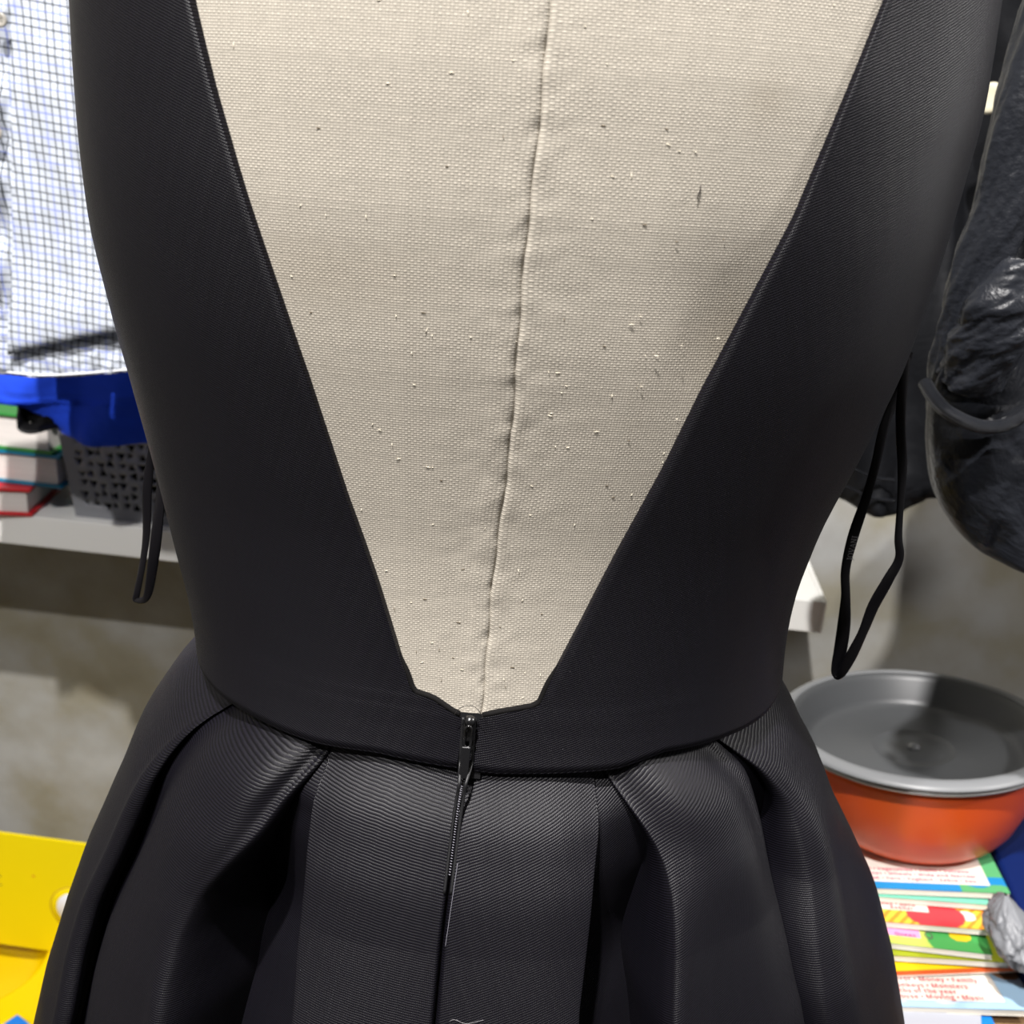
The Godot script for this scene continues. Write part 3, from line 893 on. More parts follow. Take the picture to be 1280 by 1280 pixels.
# a tapered basket; its walls are cells, each with a triangular hole through a wall of some thickness
func basket(parent: Node3D, m: Material, wide: float, high: float, long: float) -> void:
	var flare := 0.012
	var wall := func(u: float, v: float, f: int, inn: float) -> Vector3:
		# u along the wall, v up, f which wall
		var g := flare * v
		var x0 := -g + inn
		var x1 := wide + g - inn
		var z0 := g - inn
		var z1 := -long - g + inn
		var y := v * high
		var r := 0.014
		match f:
			0: return Vector3(lerpf(x0, x1, u), y, z0)
			1: return Vector3(x1, y, lerpf(z0, z1, u))
			2: return Vector3(lerpf(x1, x0, u), y, z1)
		return Vector3(x0, y, lerpf(z1, z0, u))
	for f in 4:
		var st := SurfaceTool.new()
		st.begin(Mesh.PRIMITIVE_TRIANGLES)
		var nu := 15 if f % 2 == 0 else 14
		var nv := 10
		for i in nu:
			for j in nv:
				var solid := i == 0 or i == nu - 1 or j == 0 or j == nv - 1
				var cx := (i + 0.5) / nu
				var cy := (j + 0.5) / nv
				var spin := TAU * ((i * 5 + j * 3 + (i * j) % 4) % 12) / 12.0
				var size := 0.38 + 0.14 * ((i * 7 + j * 5) % 3) / 2.0
				var px := 0.12 * sin(i * 2.3 + j * 1.7)
				var py := 0.12 * cos(i * 1.9 - j * 2.9)
				var angs := []
				for k in 8: angs.append(TAU * (k + 0.5) / 8.0 if k % 2 else TAU * k / 8.0 + PI / 4.0 * 0.0)
				angs = []
				for k in 8: angs.append(PI / 4.0 * k)
				for k in 3: angs.append(fposmod(spin + TAU * k / 3.0, TAU))
				angs.sort()
				var outer := []
				var hole := []
				for q in angs:
					var dx := cos(q)
					var dy := sin(q)
					# to the edge of the cell from its shifted centre
					var kx: float = ((0.5 if dx > 0 else -0.5) - px) / dx if absf(dx) > 1e-5 else 1e9
					var ky: float = ((0.5 if dy > 0 else -0.5) - py) / dy if absf(dy) > 1e-5 else 1e9
					var k := minf(kx, ky)
					outer.append(Vector2(px + dx * k, py + dy * k))
					var rel := fposmod(q - spin, TAU / 3.0) - PI / 3.0
					var r := size * 0.5 / cos(rel)
					hole.append(Vector2(px + dx * r, py + dy * r))
				# the corners of the cell are met only if they lie on a ray: add them
				var q3 := func(p: Vector2, inn: float) -> Vector3:
					return wall.call(cx + p.x / nu, cy + p.y / nv, f, inn)
				var cnt := angs.size()
				if solid:
					var c := [Vector2(-0.5, -0.5), Vector2(0.5, -0.5), Vector2(0.5, 0.5), Vector2(-0.5, 0.5)]
					for inn in [0.0, 0.0025]:
						for tri in [[0, 1, 2], [0, 2, 3]]:
							for k in (tri if inn > 0 else [tri[0], tri[2], tri[1]]): st.add_vertex(q3.call(c[k], inn))
					continue
				for k in cnt:
					var e := (k + 1) % cnt
					for inn in [0.0, 0.0025]:
						var quad := [outer[k], hole[k], hole[e], outer[k], hole[e], outer[e]]
						if inn > 0: quad.reverse()
						for v in quad: st.add_vertex(q3.call(v, inn))
						# corner between two rays on different sides of the cell
						var o1: Vector2 = outer[k]
						var o2: Vector2 = outer[e]
						if absf(o1.x - o2.x) > 1e-4 and absf(o1.y - o2.y) > 1e-4:
							var co := Vector2(0.5 if maxf(o1.x, o2.x) > 0.499 else -0.5, 0.5 if maxf(o1.y, o2.y) > 0.499 else -0.5)
							var tri := [o1, o2, co]
							if inn > 0: tri.reverse()
							for v in tri: st.add_vertex(q3.call(v, inn))
					for v in [q3.call(hole[k], 0.0), q3.call(hole[k], 0.0025), q3.call(hole[e], 0.0025), q3.call(hole[k], 0.0), q3.call(hole[e], 0.0025), q3.call(hole[e], 0.0)]: st.add_vertex(v)
		st.generate_normals()
		put("side_wall", st.commit(), m, parent)
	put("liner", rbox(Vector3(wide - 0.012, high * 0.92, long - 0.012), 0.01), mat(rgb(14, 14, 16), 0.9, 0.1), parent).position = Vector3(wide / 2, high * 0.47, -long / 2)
	put("bottom", rbox(Vector3(wide - 0.001, 0.003, long - 0.001), 0.001), m, parent).position = Vector3(wide / 2, 0.0016, -long / 2)

# ---------------------------------------------------------------- clothes
func hung_clothes() -> void:
	# checked shirt
	var check := mat(Color.WHITE, 0.8, 0.25)
	check.albedo_texture = picture(192, 192, func(x, y):
		var c := Color(0.74, 0.765, 0.805)
		var k := 0.95 + 0.05 * randf_seeded(x * 7 + y * 131)
		var u := fposmod(x / 64.0, 1.0)
		var v := fposmod(y / 64.0, 1.0)
		for q in [[u, x / 64], [v, y / 64]]:
			var line: float = smoothstep(0.105, 0.065, absf(q[0] - 0.5))
			var ink := Color(0.36, 0.42, 0.78) if q[1] == 1 else Color(0.18, 0.19, 0.2)
			c = c.lerp(ink, line * (0.6 if q[1] == 1 else 0.8))
		return Color(c.r * k, c.g * k, c.b * k))
	check.uv1_scale = Vector3(1 / 0.0189, 1 / 0.0201, 1)
	var far := 0.95
	var t := thing("shirt", "white shirt with black and blue window check hanging left of the dress", "shirt", at(60, 470, far))
	var home := -t.position
	# each panel is a thin double sheet: [name, left edge, right edge, rows, depth in front]
	var shirt_sheet := func(px0: Array, px1: Array, top: float, hem: Callable, lift: Callable) -> ArrayMesh:
		var rows := []
		var uvs := []
		for back in [0, 1]:
			for ii in 61:
				var i: int = ii if back == 0 else 60 - ii
				var v := i / 60.0
				var row := PackedVector3Array()
				var uv := []
				for k in 61:
					var s := k / 60.0
					var px := lerpf(lerpf(px0[0], px0[1], v), lerpf(px1[0], px1[1], v), s)
					var py := lerpf(top, hem.call(s), v)
					var p := at(px, py, far)
					p.z += lift.call(px, py) - (0.0 if back == 0 else 0.0012)
					row.append(p + home)
					uv.append(Vector2(p.x, p.y + 0.105 * p.x))
				rows.append(row)
				uvs.append(uv)
		rows.append(rows[0])
		uvs.append(uvs[0])
		return grid(rows, false, 0.0, uvs)
	var ripple := func(px: float, py: float) -> float:
		return 0.006 * noise.get_noise_2d(px * 0.9, py * 0.35) + 0.0022 * noise.get_noise_2d(px * 4.0 + 50.0, py * 3.0)
	put("front_panel", shirt_sheet.call([20, 24], [230, 230], -260.0, func(s): return 414.0 + 24.0 * pow(1.0 - s, 1.6) - 14.0 * s, func(px, py): return 0.012 + 0.009 * smoothstep(330.0, 420.0, py) + ripple.call(px, py)), check, t)
	put("shirt_tail", shirt_sheet.call([0, 2], [230, 230], 385.0, func(s): return 463.0 + 8.0 * sin(minf(s, 0.5) * PI) - 20.0 * maxf(s - 0.25, 0.0), func(px, py): return 0.006 + 0.008 * smoothstep(400.0, 460.0, py) + 1.6 * ripple.call(px, py)), check, t)
	put("under_panel", shirt_sheet.call([-45, -45], [26, 24], -260.0, func(s): return 448.0 + 18.0 * s, func(px, py): return -0.004 + 2.2 * ripple.call(px, py) + 0.005 * sin(py * 0.06) * smoothstep(10.0, 0.0, px)), check, t)
	put("back_panel", shirt_sheet.call([-45, -45], [235, 235], -260.0, func(s): return 440.0, func(px, py): return -0.07), check, t)
	# stitched hem of the tail: a turned band along its lower edge
	var hemline := []
	for k in 25:
		var s := k / 24.0
		var px := lerpf(2.0, 230.0, s)
		var py := 459.5 + 8.0 * sin(minf(s, 0.5) * PI) - 20.0 * maxf(s - 0.25, 0.0)
		hemline.append(at(px, py, far) + Vector3(0, 0, 0.0142) + home)
	var placket := []
	for k in 20: placket.append(at(lerpf(14.0, 15.0, k / 19.0), lerpf(-200.0, 425.0, k / 19.0), far) + Vector3(0, 0, 0.014 + 0.022 * smoothstep(330.0, 420.0, lerpf(-200.0, 425.0, k / 19.0))) + home)
	put("hem_stitching", tube(hemline, 0.0012, 6), mat(rgb(214, 216, 220), 0.8), t)
	var shell := mat(rgb(150, 146, 138), 0.3)
	for v in [[6.0, 26.0], [0.0, 166.0], [3.0, -120.0]]:
		var b := put("button", lathe([Vector2(0.0, 0.0012), Vector2(0.0026, 0.0014), Vector2(0.0046, 0.0024), Vector2(0.0056, 0.002), Vector2(0.006, 0.001), Vector2(0.0052, 0.0), Vector2(0.0, 0.0)], 28), shell, t, "grey shell button")
		b.transform = Transform3D(Basis(Vector3.RIGHT, PI / 2), at(v[0], v[1], far) + Vector3(0, 0, 0.007) + home)
		for h in 4:
			put("thread_hole", lathe([Vector2(0.0, 0.0003), Vector2(0.0006, 0.0002), Vector2(0.0007, 0.0), Vector2(0.0, 0.0)], 8), mat(rgb(60, 56, 50), 0.8), b).position = Vector3(0.0011 * (1 if h % 2 else -1), 0.0013, 0.0011 * (1 if h / 2 else -1))

	# royal blue cloth hanging behind the shirt
	var blue := mat(rgb(34, 76, 222), 0.75, 0.3)
	blue.rim_enabled = true
	blue.rim = 0.3
	var bl := garment([[330, -80, 250], [420, -80, 250], [470, -80, 245], [488, -80, 240], [497, -60, 240], [503, 22, 240], [514, 44, 238], [530, 64, 235], [543, 82, 228], [550, 104, 222], [553, 140, 200]], 1.13, 0.02, func(s, v, p): return Vector3(0, 0.0, 0.008 * sin(p.x * 55.0 + v * 3.0) + 0.006 * noise.get_noise_2d(p.x * 2600.0, p.y * 1400.0)), 96, 6)
	tag(put("blue_cloth", bl, blue), "royal blue cloth hanging below the checked shirt over the basket", "cloth")
	# black webbing strap looping down below the cloth
	var web := mat(rgb(9, 9, 10), 0.5, 0.3)
	var strap := []
	for v in [[30, 488, 1.135], [27, 505, 1.125], [26, 520, 1.12], [30, 531, 1.118], [40, 535, 1.117], [52, 533, 1.12], [62, 528, 1.13], [70, 524, 1.14], [72, 505, 1.15]]: strap.append(at(v[0], v[1], v[2]))
	var sp := smooth_path(strap, 6)
	var band := []
	for i in sp.size():
		var dir: Vector3 = (sp[mini(i + 1, sp.size() - 1)] - sp[maxi(i - 1, 0)]).normalized()
		var nrm := dir.cross(Vector3(0.25, -0.2, 1.0)).normalized()
		var wide := nrm.cross(dir).normalized()
		var row := PackedVector3Array()
		for k in 12:
			var q := TAU * k / 12
			row.append(sp[i] + wide * cos(q) * 0.014 + nrm * sin(q) * 0.003)
		band.append(row)
	var so := thing("strap", "black webbing strap looped in front of the green hardback book", "strap", strap[4])
	var mv := SurfaceTool.new()
	mv.begin(Mesh.PRIMITIVE_TRIANGLES)
	mv.append_from(grid(band, true), 0, Transform3D(Basis(), -strap[4]))
	put("webbing", mv.commit(), web, so)
	var pad := put("strap_pad", rbox(Vector3(0.046, 0.03, 0.012), 0.006), web, so)
	pad.transform = Transform3D(Basis(Vector3.BACK, -0.25), at(49, 515, 1.13) - strap[4])

	# black jackets at the right
	var leather := mat(rgb(30, 32, 37), 0.38, 0.36)
	leather.heightmap_enabled = true
	leather.heightmap_texture = cloud(512, 0.03, [], 4, 9)
	leather.heightmap_scale = 0.05
	leather.uv1_scale = Vector3(9, 9, 9)
	var wool := mat(rgb(20, 21, 24), 0.55, 0.3)
	wool.heightmap_enabled = true
	wool.heightmap_texture = leather.heightmap_texture
	wool.heightmap_scale = 0.03
	wool.uv1_scale = Vector3(5, 5, 5)
	var j := thing("jacket", "dull black jacket hanging between the dress and the glossy jacket", "jacket", at(1120, 640, 0.98))
	var jhome := Transform3D(Basis(), -j.position)
	var moved := func(m: ArrayMesh, by: Transform3D) -> ArrayMesh:
		var tool := SurfaceTool.new()
		tool.begin(Mesh.PRIMITIVE_TRIANGLES)
		tool.append_from(m, 0, by)
		return tool.commit()
	put("jacket_body", moved.call(garment([[-900, 1200, 1800], [-560, 1090, 1860], [-260, 1080, 1800], [-100, 1175, 1800], [60, 1180, 1750], [200, 1172, 1700], [350, 1145, 1600], [480, 1030, 1700], [570, 1030, 1400], [612, 1036, 1190], [628, 1062, 1150], [640, 1090, 1125]], 1.0, 0.03, func(s, v, p): return Vector3(0, 0, 0.014 * sin(p.x * 75.0 + p.y * 22.0) + 0.01 * noise.get_noise_2d(p.x * 2500.0, p.y * 800.0))), jhome), wool, j)
	for k in 2:
		var seam := []
		for v in [[1040, 604], [1062, 614], [1090, 626], [1118, 630]]: seam.append(at(v[0], v[1] - k * 26.0 - 4.0, 0.955) - j.position)
		put("stitched_seam", tube(smooth_path(seam, 5), 0.0016, 6), leather, j)
	var bt := put("button", lathe([Vector2(0.0, 0.003), Vector2(0.007, 0.0035), Vector2(0.0105, 0.004), Vector2(0.0125, 0.0025), Vector2(0.0115, 0.0), Vector2(0.0, 0.0)], 32), mat(rgb(206, 200, 176), 0.35), j, "pale cream button")
	bt.transform = Transform3D(Basis(Vector3.UP, -0.9) * Basis(Vector3.RIGHT, PI / 2), at(1240, 123, 0.93) - j.position)

	var g := thing("jacket", "glossy black jacket with a crinkled sleeve at the far right", "jacket", at(1260, 690, 0.648))
	var gh := Transform3D(Basis(), -g.position)
	put("jacket_body", moved.call(garment([[-1000, 1500, 2500], [-600, 1370, 2600], [-260, 1330, 2600], [-100, 1305, 2550], [60, 1298, 2500], [200, 1258, 2450], [350, 1226, 2400], [440, 1184, 2300], [500, 1160, 2200], [540, 1165, 2000]], 0.670, 0.033, func(s, v, p): return Vector3(0, 0, 0.01 * sin(p.x * 52.0 + p.y * 9.0) + 0.014 * noise.get_noise_2d(p.x * 1500.0 + p.y * 500.0, p.y * 350.0) + 0.0025 * noise.get_noise_2d(p.x * 6000.0, p.y * 3500.0))), gh), leather, g)
	var sleeve := []
	var rad := []
	var path := smooth_path([at(1370, -120, 0.634), at(1318, 20, 0.626), at(1281, 150, 0.623), at(1251, 260, 0.623), at(1222, 350, 0.626), at(1200, 430, 0.634), at(1188, 485, 0.641)], 14)
	for i in path.size(): rad.append(0.0195 - 0.0065 * i / path.size())
	put("sleeve", moved.call(crinkle(path, rad, 0.0045, 60), gh), leather, g)
	var cuff := smooth_path([at(1275, 330, 0.619), at(1250, 385, 0.616), at(1232, 430, 0.619), at(1215, 475, 0.630)], 26)
	rad = []
	for i in cuff.size(): rad.append(0.0216 - 0.0043 * absf(i / float(cuff.size()) - 0.4))
	put("cuff", moved.call(crinkle(cuff, rad, 0.0055, 64), gh), leather, g, "tightly crinkled cuff")
	var hem := smooth_path([at(1156, 478, 0.634), at(1168, 498, 0.623), at(1188, 517, 0.616), at(1226, 533, 0.612), at(1262, 529, 0.612), at(1300, 500, 0.612), at(1340, 470, 0.619)], 8)
	put("hem_band", moved.call(tube(hem, 0.0042, 14), gh), leather, g)
	put("lower_panel", moved.call(garment([[492, 1166, 1420], [520, 1162, 1420], [560, 1161, 1420], [610, 1168, 1420], [650, 1188, 1420], [682, 1216, 1400], [700, 1252, 1380], [706, 1290, 1350]], 0.662, 0.031, func(s, v, p): return Vector3(0, 0, 0.008 * sin(p.x * 90.0) * (1.0 - v) + 0.008 * noise.get_noise_2d(p.x * 2400.0, p.y * 1200.0))), gh), leather, g)

# a tube with crinkles across it
func crinkle(path: Array, rad: Array, amp: float, segs: int) -> ArrayMesh:
	var rows := []
	var side := Vector3.RIGHT
	for i in path.size():
		var dir: Vector3 = (path[mini(i + 1, path.size() - 1)] - path[maxi(i - 1, 0)]).normalized()
		side = (side - dir * side.dot(dir)).normalized()
		var up := dir.cross(side)
		var row := PackedVector3Array()
		for k in segs:
			var a := TAU * k / segs
			var n := noise.get_noise_3d(cos(a) * 60.0, sin(a) * 90.0 + i * 2.2, i * 4.0 + 70.0 * cos(a))
			row.append(path[i] + (side * cos(a) + up * sin(a)) * (rad[i] + amp * n))
		rows.append(row)
	return grid(rows, true, 0.0, sheet_uv(rows))

# ---------------------------------------------------------------- pot and books on the table
func pot_and_books() -> void:
	var top := 0.8045
	var wood := mat(rgb(150, 120, 86), 0.5)
	var tb := thing("table", "plain wooden side table under the stack of picture books", "table", Vector3(0.5, 0, -0.85))
	put("tabletop", rbox(Vector3(0.7, 0.025, 0.42), 0.003), wood, tb).position = Vector3(0.0, top - 0.0125, 0.0)
	for sx in [-1, 1]:
		for sz in [-1, 1]:
			put("leg", rbox(Vector3(0.035, top - 0.025, 0.035), 0.003), wood, tb).position = Vector3(sx * 0.32, (top - 0.025) / 2.0, sz * 0.185)
	# orange pot, tilted on the uneven stack
	var up := Vector3(-0.1272, 0.9872, -0.096)
	var rt := Vector3(0.99188, 0.1272, 0.0).normalized()
	var ct := Vector3(0.39, 0.9654, -0.8459)
	var base := ct - up * 0.109
	var p := thing("pot", "orange enamel pot with a pale rim tilted on the picture books", "pot", base)
	var xd := (rt - up * rt.dot(up)).normalized()
	place(p, xd, up, xd.cross(up), base)
	var orange := mat(rgb(214, 82, 22), 0.35, 0.4)
	orange.clearcoat_enabled = true
	orange.clearcoat = 0.1
	var pale := mat(rgb(190, 190, 188), 0.35)
	pale.metallic = 0.3
	put("pot_body", lathe([Vector2(0.0, 0.001), Vector2(0.06, 0.001), Vector2(0.074, 0.004), Vector2(0.083, 0.011), Vector2(0.091, 0.022), Vector2(0.1, 0.042), Vector2(0.1075, 0.066), Vector2(0.113, 0.088), Vector2(0.1165, 0.1), Vector2(0.1145, 0.1), Vector2(0.111, 0.088), Vector2(0.098, 0.045), Vector2(0.088, 0.022), Vector2(0.07, 0.006), Vector2(0.0, 0.005)], 96), orange, p)
	put("pot_rim", lathe([Vector2(0.1135, 0.0965), Vector2(0.1185, 0.0965), Vector2(0.1215, 0.0985), Vector2(0.122, 0.1005), Vector2(0.1195, 0.102), Vector2(0.1135, 0.101), Vector2(0.1135, 0.0965)], 96), pale, p)
	# dark pan nested in it
	var coat := mat(rgb(74, 76, 78), 0.42, 0.5)
	var lip := mat(rgb(118, 120, 122), 0.4)
	var pn := thing("pan", "shallow dark grey nonstick pan nested in the orange pot", "pan", base)
	place(pn, xd, up, xd.cross(up), base + up * 0.0)
	put("pan_bowl", lathe([Vector2(0.0, 0.0805), Vector2(0.001, 0.0805), Vector2(0.022, 0.0805), Vector2(0.024, 0.0795), Vector2(0.028, 0.0792), Vector2(0.034, 0.0792), Vector2(0.0355, 0.08), Vector2(0.037, 0.0802), Vector2(0.0385, 0.08), Vector2(0.04, 0.0792), Vector2(0.085, 0.0792), Vector2(0.094, 0.081), Vector2(0.099, 0.086), Vector2(0.1075, 0.102), Vector2(0.111, 0.108), Vector2(0.1095, 0.1075), Vector2(0.1055, 0.1025), Vector2(0.097, 0.0855), Vector2(0.092, 0.0785), Vector2(0.084, 0.0768), Vector2(0.0, 0.0768)], 96), coat, pn)
	put("pan_rim", lathe([Vector2(0.1105, 0.1075), Vector2(0.1125, 0.1092), Vector2(0.117, 0.109), Vector2(0.1215, 0.1072), Vector2(0.1245, 0.1048), Vector2(0.1243, 0.1036), Vector2(0.12, 0.1052), Vector2(0.112, 0.1065), Vector2(0.1105, 0.1075)], 96), lip, pn)
	put("centre_stud", lathe([Vector2(0.0, 0.004), Vector2(0.003, 0.0037), Vector2(0.0055, 0.0024), Vector2(0.0068, 0.0), Vector2(0.0, -0.001)], 32), mat(rgb(110, 112, 114), 0.16, 0.7), pn).position = Vector3(0, 0.0804, 0)

	# the picture books under it, from the top down: right front corner, direction of the front edge, direction to the back, up
	var red := mat(rgb(168, 30, 48), 0.8)
	var pink := mat(rgb(180, 48, 92), 0.8)
	var label := mat(rgb(212, 208, 198), 0.6)
	var paper := mat(rgb(208, 203, 192), 0.8, 0.3)
	var specs := [
		[Vector3(0.4483, 0.8744, -0.7233), Vector3(0.983, 0.1383, 0.1208), Vector3(-0.1272, 0.9872, -0.096), 0.0058, "blue and green picture book with a white word label, directly under the pot"],
		[Vector3(0.4313, 0.8645, -0.7188), Vector3(0.9788, 0.1273, 0.1604), Vector3(-0.1145, 0.9896, -0.0865), 0.0055, "pale teal picture book second from the top of the stack"],
		[Vector3(0.4306, 0.8584, -0.6952), Vector3(0.9833, 0.1121, 0.1432), Vector3(-0.1018, 0.9918, -0.077), 0.0058, "yellow picture book with a big red shape and a white label"],
		[Vector3(0.4202, 0.8487, -0.6777), Vector3(0.9836, 0.0848, 0.1592), Vector3(-0.0764, 0.9954, -0.0579), 0.0058, "lime green picture book with a pink label that reads Queen"],
		[Vector3(0.436, 0.8413, -0.6782), Vector3(0.996, 0.0666, 0.0597), Vector3(-0.0637, 0.9968, -0.0483), 0.0058, "plain olive green picture book below the lime green one"],
		[Vector3(0.4633, 0.8329, -0.6844), Vector3(0.9937, 0.0409, -0.1043), Vector3(-0.0446, 0.9984, -0.0339), 0.0045, "yellow picture book with orange edges turned askew in the stack"],
		[Vector3(0.4503, 0.8248, -0.646), Vector3(0.9992, 0.0249, -0.0321), Vector3(-0.0255, 0.9995, -0.0194), 0.0065, "pale blue picture book with a large white label of words near the bottom"],
		[Vector3(0.413, 0.8147, -0.6355), Vector3(0.9987, 0.0132, 0.0489), Vector3(-0.0127, 0.9999, -0.0097), 0.0085, "bright blue picture book at the bottom of the stack"],
	]
	# printed covers: colour by millimetres from the right edge and from the front edge
	var prints := [
		func(x, y): return rgb(96, 178, 118) if (y < 9 + 3 * sin(x * 0.2) and x < 40) or (x < 22 and y > 22) else (rgb(36, 142, 204) if y < 14 or x < 40 else rgb(70, 176, 196)),
		func(x, y): return rgb(126, 204, 178) if y < 9 + 2 * sin(x * 0.16) else rgb(96, 188, 168),
		func(x, y):
			if pow((x - 48.0) / 24.0, 2) + pow((y - 14.0) / 17.0, 2) < 1.0: return rgb(226, 66, 74)
			if pow((x - 24.0) / 9.0, 2) + pow((y - 16.0) / 7.0, 2) < 1.0: return rgb(244, 240, 232)
			if pow((x - 40.0) / 10.0, 2) + pow((y - 31.0) / 8.0, 2) < 1.0: return rgb(60, 146, 206)
			if y > 28: return rgb(232, 130, 150)
			return rgb(244, 206, 70) if sin(x * 0.7 + y * 0.5) > -0.3 else rgb(240, 150, 50),
		func(x, y):
			if pow((x - 22.0) / 9.0, 2) + pow((y - 20.0) / 8.0, 2) < 1.0: return rgb(250, 206, 40)
			if pow((x - 20.0) / 30.0, 2) + pow((y - 13.0) / 26.0, 2) < 1.0: return rgb(76, 168, 86)
			return rgb(204, 222, 104),
		func(x, y): return rgb(166, 176, 40),
		func(x, y): return rgb(238, 204, 26) if y > 2 else rgb(226, 92, 36),
		func(x, y): return rgb(140, 100, 70) if pow((x - 10.0) / 14.0, 2) + pow((y - 44.0) / 12.0, 2) < 1.0 else (rgb(172, 208, 236) if x < 40 or y < 7 + 3 * sin(x * 0.15) else rgb(206, 226, 238)),
		func(x, y): return rgb(26, 130, 220),
	]
	for k in specs.size():
		var s: Array = specs[k]
		var e: Vector3 = s[1]
		var n: Vector3 = (s[2] - e * e.dot(s[2])).normalized()
		var b := e.cross(n)   # towards the viewer
		var o := thing("picture_book", s[4], "book", s[0], "picture books stacked under the pot")
		place(o, e, n, b, s[0])
		var h: float = s[3]
		var cover := mat(Color(0.9, 0.9, 0.9), 0.4, 0.4)
		var f: Callable = prints[k]
		cover.albedo_texture = picture(160, 80, func(x, y): return f.call(160.0 - x, 80.0 - y))
		cover.texture_repeat = false
		put("cover", printed_slab(0.2, 0.0007, 0.2), cover, o)
		put("pages", rbox(Vector3(0.199, h - 0.0014, 0.199), 0.0005), mat(rgb(232, 110, 50), 0.8) if k == 5 else paper, o).position = Vector3(-0.1, -h / 2, -0.1)
		put("back_cover", rbox(Vector3(0.2, 0.0006, 0.2), 0.0002), paper, o).position = Vector3(-0.1, -h + 0.0003, -0.1)
		var card := func(x0: float, x1: float, y0: float, y1: float, m: Material) -> MeshInstance3D:
			var c := put("title_label", rbox(Vector3(x1 - x0, 0.0003, y1 - y0), 0.00014, 1), m, o)
			c.position = Vector3(-(x0 + x1) / 2, 0.00015, -(y0 + y1) / 2)
			return c
		var say := func(words: String, x: float, y: float, size: float, m: Material, bold := true) -> void:
			var w := lettering(words, size, m, o, "Droid Sans", bold)
			w.transform = Transform3D(Basis(Vector3.RIGHT, -PI / 2), Vector3(-x, 0.0004, -y))
		if k == 0:
			card.call(0.0135, 0.17, 0.0095, 0.075, label)
			say.call("Yak • Yarn • Yoghurt • Zebra • Zoo", 0.0235, 0.0145, 0.0043, pink)
			say.call("Water • Wheels • Wide and Narrow", 0.0225, 0.0215, 0.0043, pink)
			say.call("Vase • Vegetables • Violin • Volcano", 0.026, 0.0285, 0.0043, pink)
		elif k == 2:
			card.call(0.052, 0.17, 0.0165, 0.06, label)
			say.call("Robber", 0.064, 0.0195, 0.0043, red)
			say.call("Road • Rock", 0.062, 0.0242, 0.0043, red)
		elif k == 3:
			card.call(0.054, 0.16, 0.0095, 0.03, mat(rgb(224, 148, 190), 0.6))
			say.call("Queen", 0.0575, 0.0118, 0.0042, mat(rgb(150, 40, 90), 0.8))
			var curl := []
			for q in 18:
				var a := q * 0.42
				curl.append(Vector3(-0.047 + 0.0035 * cos(a) * (1.0 - q * 0.02), 0.0004, -0.0145 - 0.004 * sin(a) - (0.008 if q < 3 else 0.0)))
			put("curl", tube(curl, 0.0006, 6), mat(rgb(90, 96, 80), 0.6), o)
		elif k == 6:
			var edge := card.call(0.024, 0.19, 0.0065, 0.062, mat(rgb(120, 130, 150), 0.6)) as MeshInstance3D
			edge.name = "label_border"
			var face := card.call(0.0245, 0.1895, 0.007, 0.0615, label) as MeshInstance3D
			face.position.y += 0.0001
			say.call("Mouse • Moving • Music", 0.04, 0.0105, 0.005, red)
			say.call("Months of the year", 0.061, 0.0165, 0.005, red)
			say.call("Monkeys • Monsters", 0.049, 0.0225, 0.005, red)
			say.call("Milk • Mirror • Money • Family", 0.038, 0.0295, 0.005, red)
	# grey paper sheet sticking out over the lowest book
	var sheet := []
	for i in 8:
		var row := PackedVector3Array()
		for k in 12:
			row.append(Vector3(lerpf(-0.06, 0.06, k / 11.0), 0.0006 * sin(k * 0.8 + i), lerpf(-0.04, 0.05, i / 7.0)))
		sheet.append(row)
	var gs := put("paper_sheet", grid(sheet), mat(rgb(160, 162, 170), 0.5))
	gs.transform = Transform3D(Basis(Vector3.UP, -0.35), Vector3(0.335, 0.8165, -0.63))
	tag(gs, "thin grey sheet sticking out below the pale blue picture book", "sheet")

	# blue storage box to the right and a crumpled grey plastic bag before it
	var navy := mat(rgb(4, 26, 80), 0.5, 0.35)
	var e0 := at_level(1280, 1153, 0.868)
	var e1 := at_level(1245, 1070, 0.868)
	var back := (e1 - e0).normalized()
	var rightw := back.cross(Vector3.UP)
	var bx := thing("storage_box", "dark blue storage box at the right end of the books", "box", Vector3(e0.x, top + 0.001, e0.z))
	place(bx, rightw, Vector3.UP, -back, Vector3(e0.x, top + 0.001, e0.z) - back * 0.03)
	put("box_body", rbox(Vector3(0.2, 0.055, 0.24), 0.006), navy, bx).position = Vector3(0.103, 0.0275, -0.12)
	put("lid", rbox(Vector3(0.206, 0.012, 0.246), 0.004), navy, bx).position = Vector3(0.103, 0.0575, -0.12)
	var cr := at(1262, 1165, 0.66)
	var bag := thing("plastic_bag", "crumpled grey translucent plastic bag beside the books", "bag", cr)
	var film := mat(rgb(118, 120, 124), 0.42, 0.4)
	var rows := []
	for i in 49:
		var row := PackedVector3Array()
		var v := i / 48.0
		for k in 72:
			var a := TAU * k / 72
			var r := sin(v * PI * 0.96 + 0.06) * (1.0 + 0.35 * noise.get_noise_3d(cos(a) * 70.0, v * 160.0, sin(a) * 70.0) + 0.3 * noise.get_noise_3d(cos(a) * 260.0, v * 420.0, sin(a) * 260.0))
			row.append(Vector3(cos(a) * 0.018 * r - 0.012 * (1.0 - v) + 0.008, lerpf(0.026, -0.028, v) , sin(a) * 0.03 * r + 0.02 * v - 0.012))
		rows.append(row)
	put("film", grid(rows, true), film, bag)

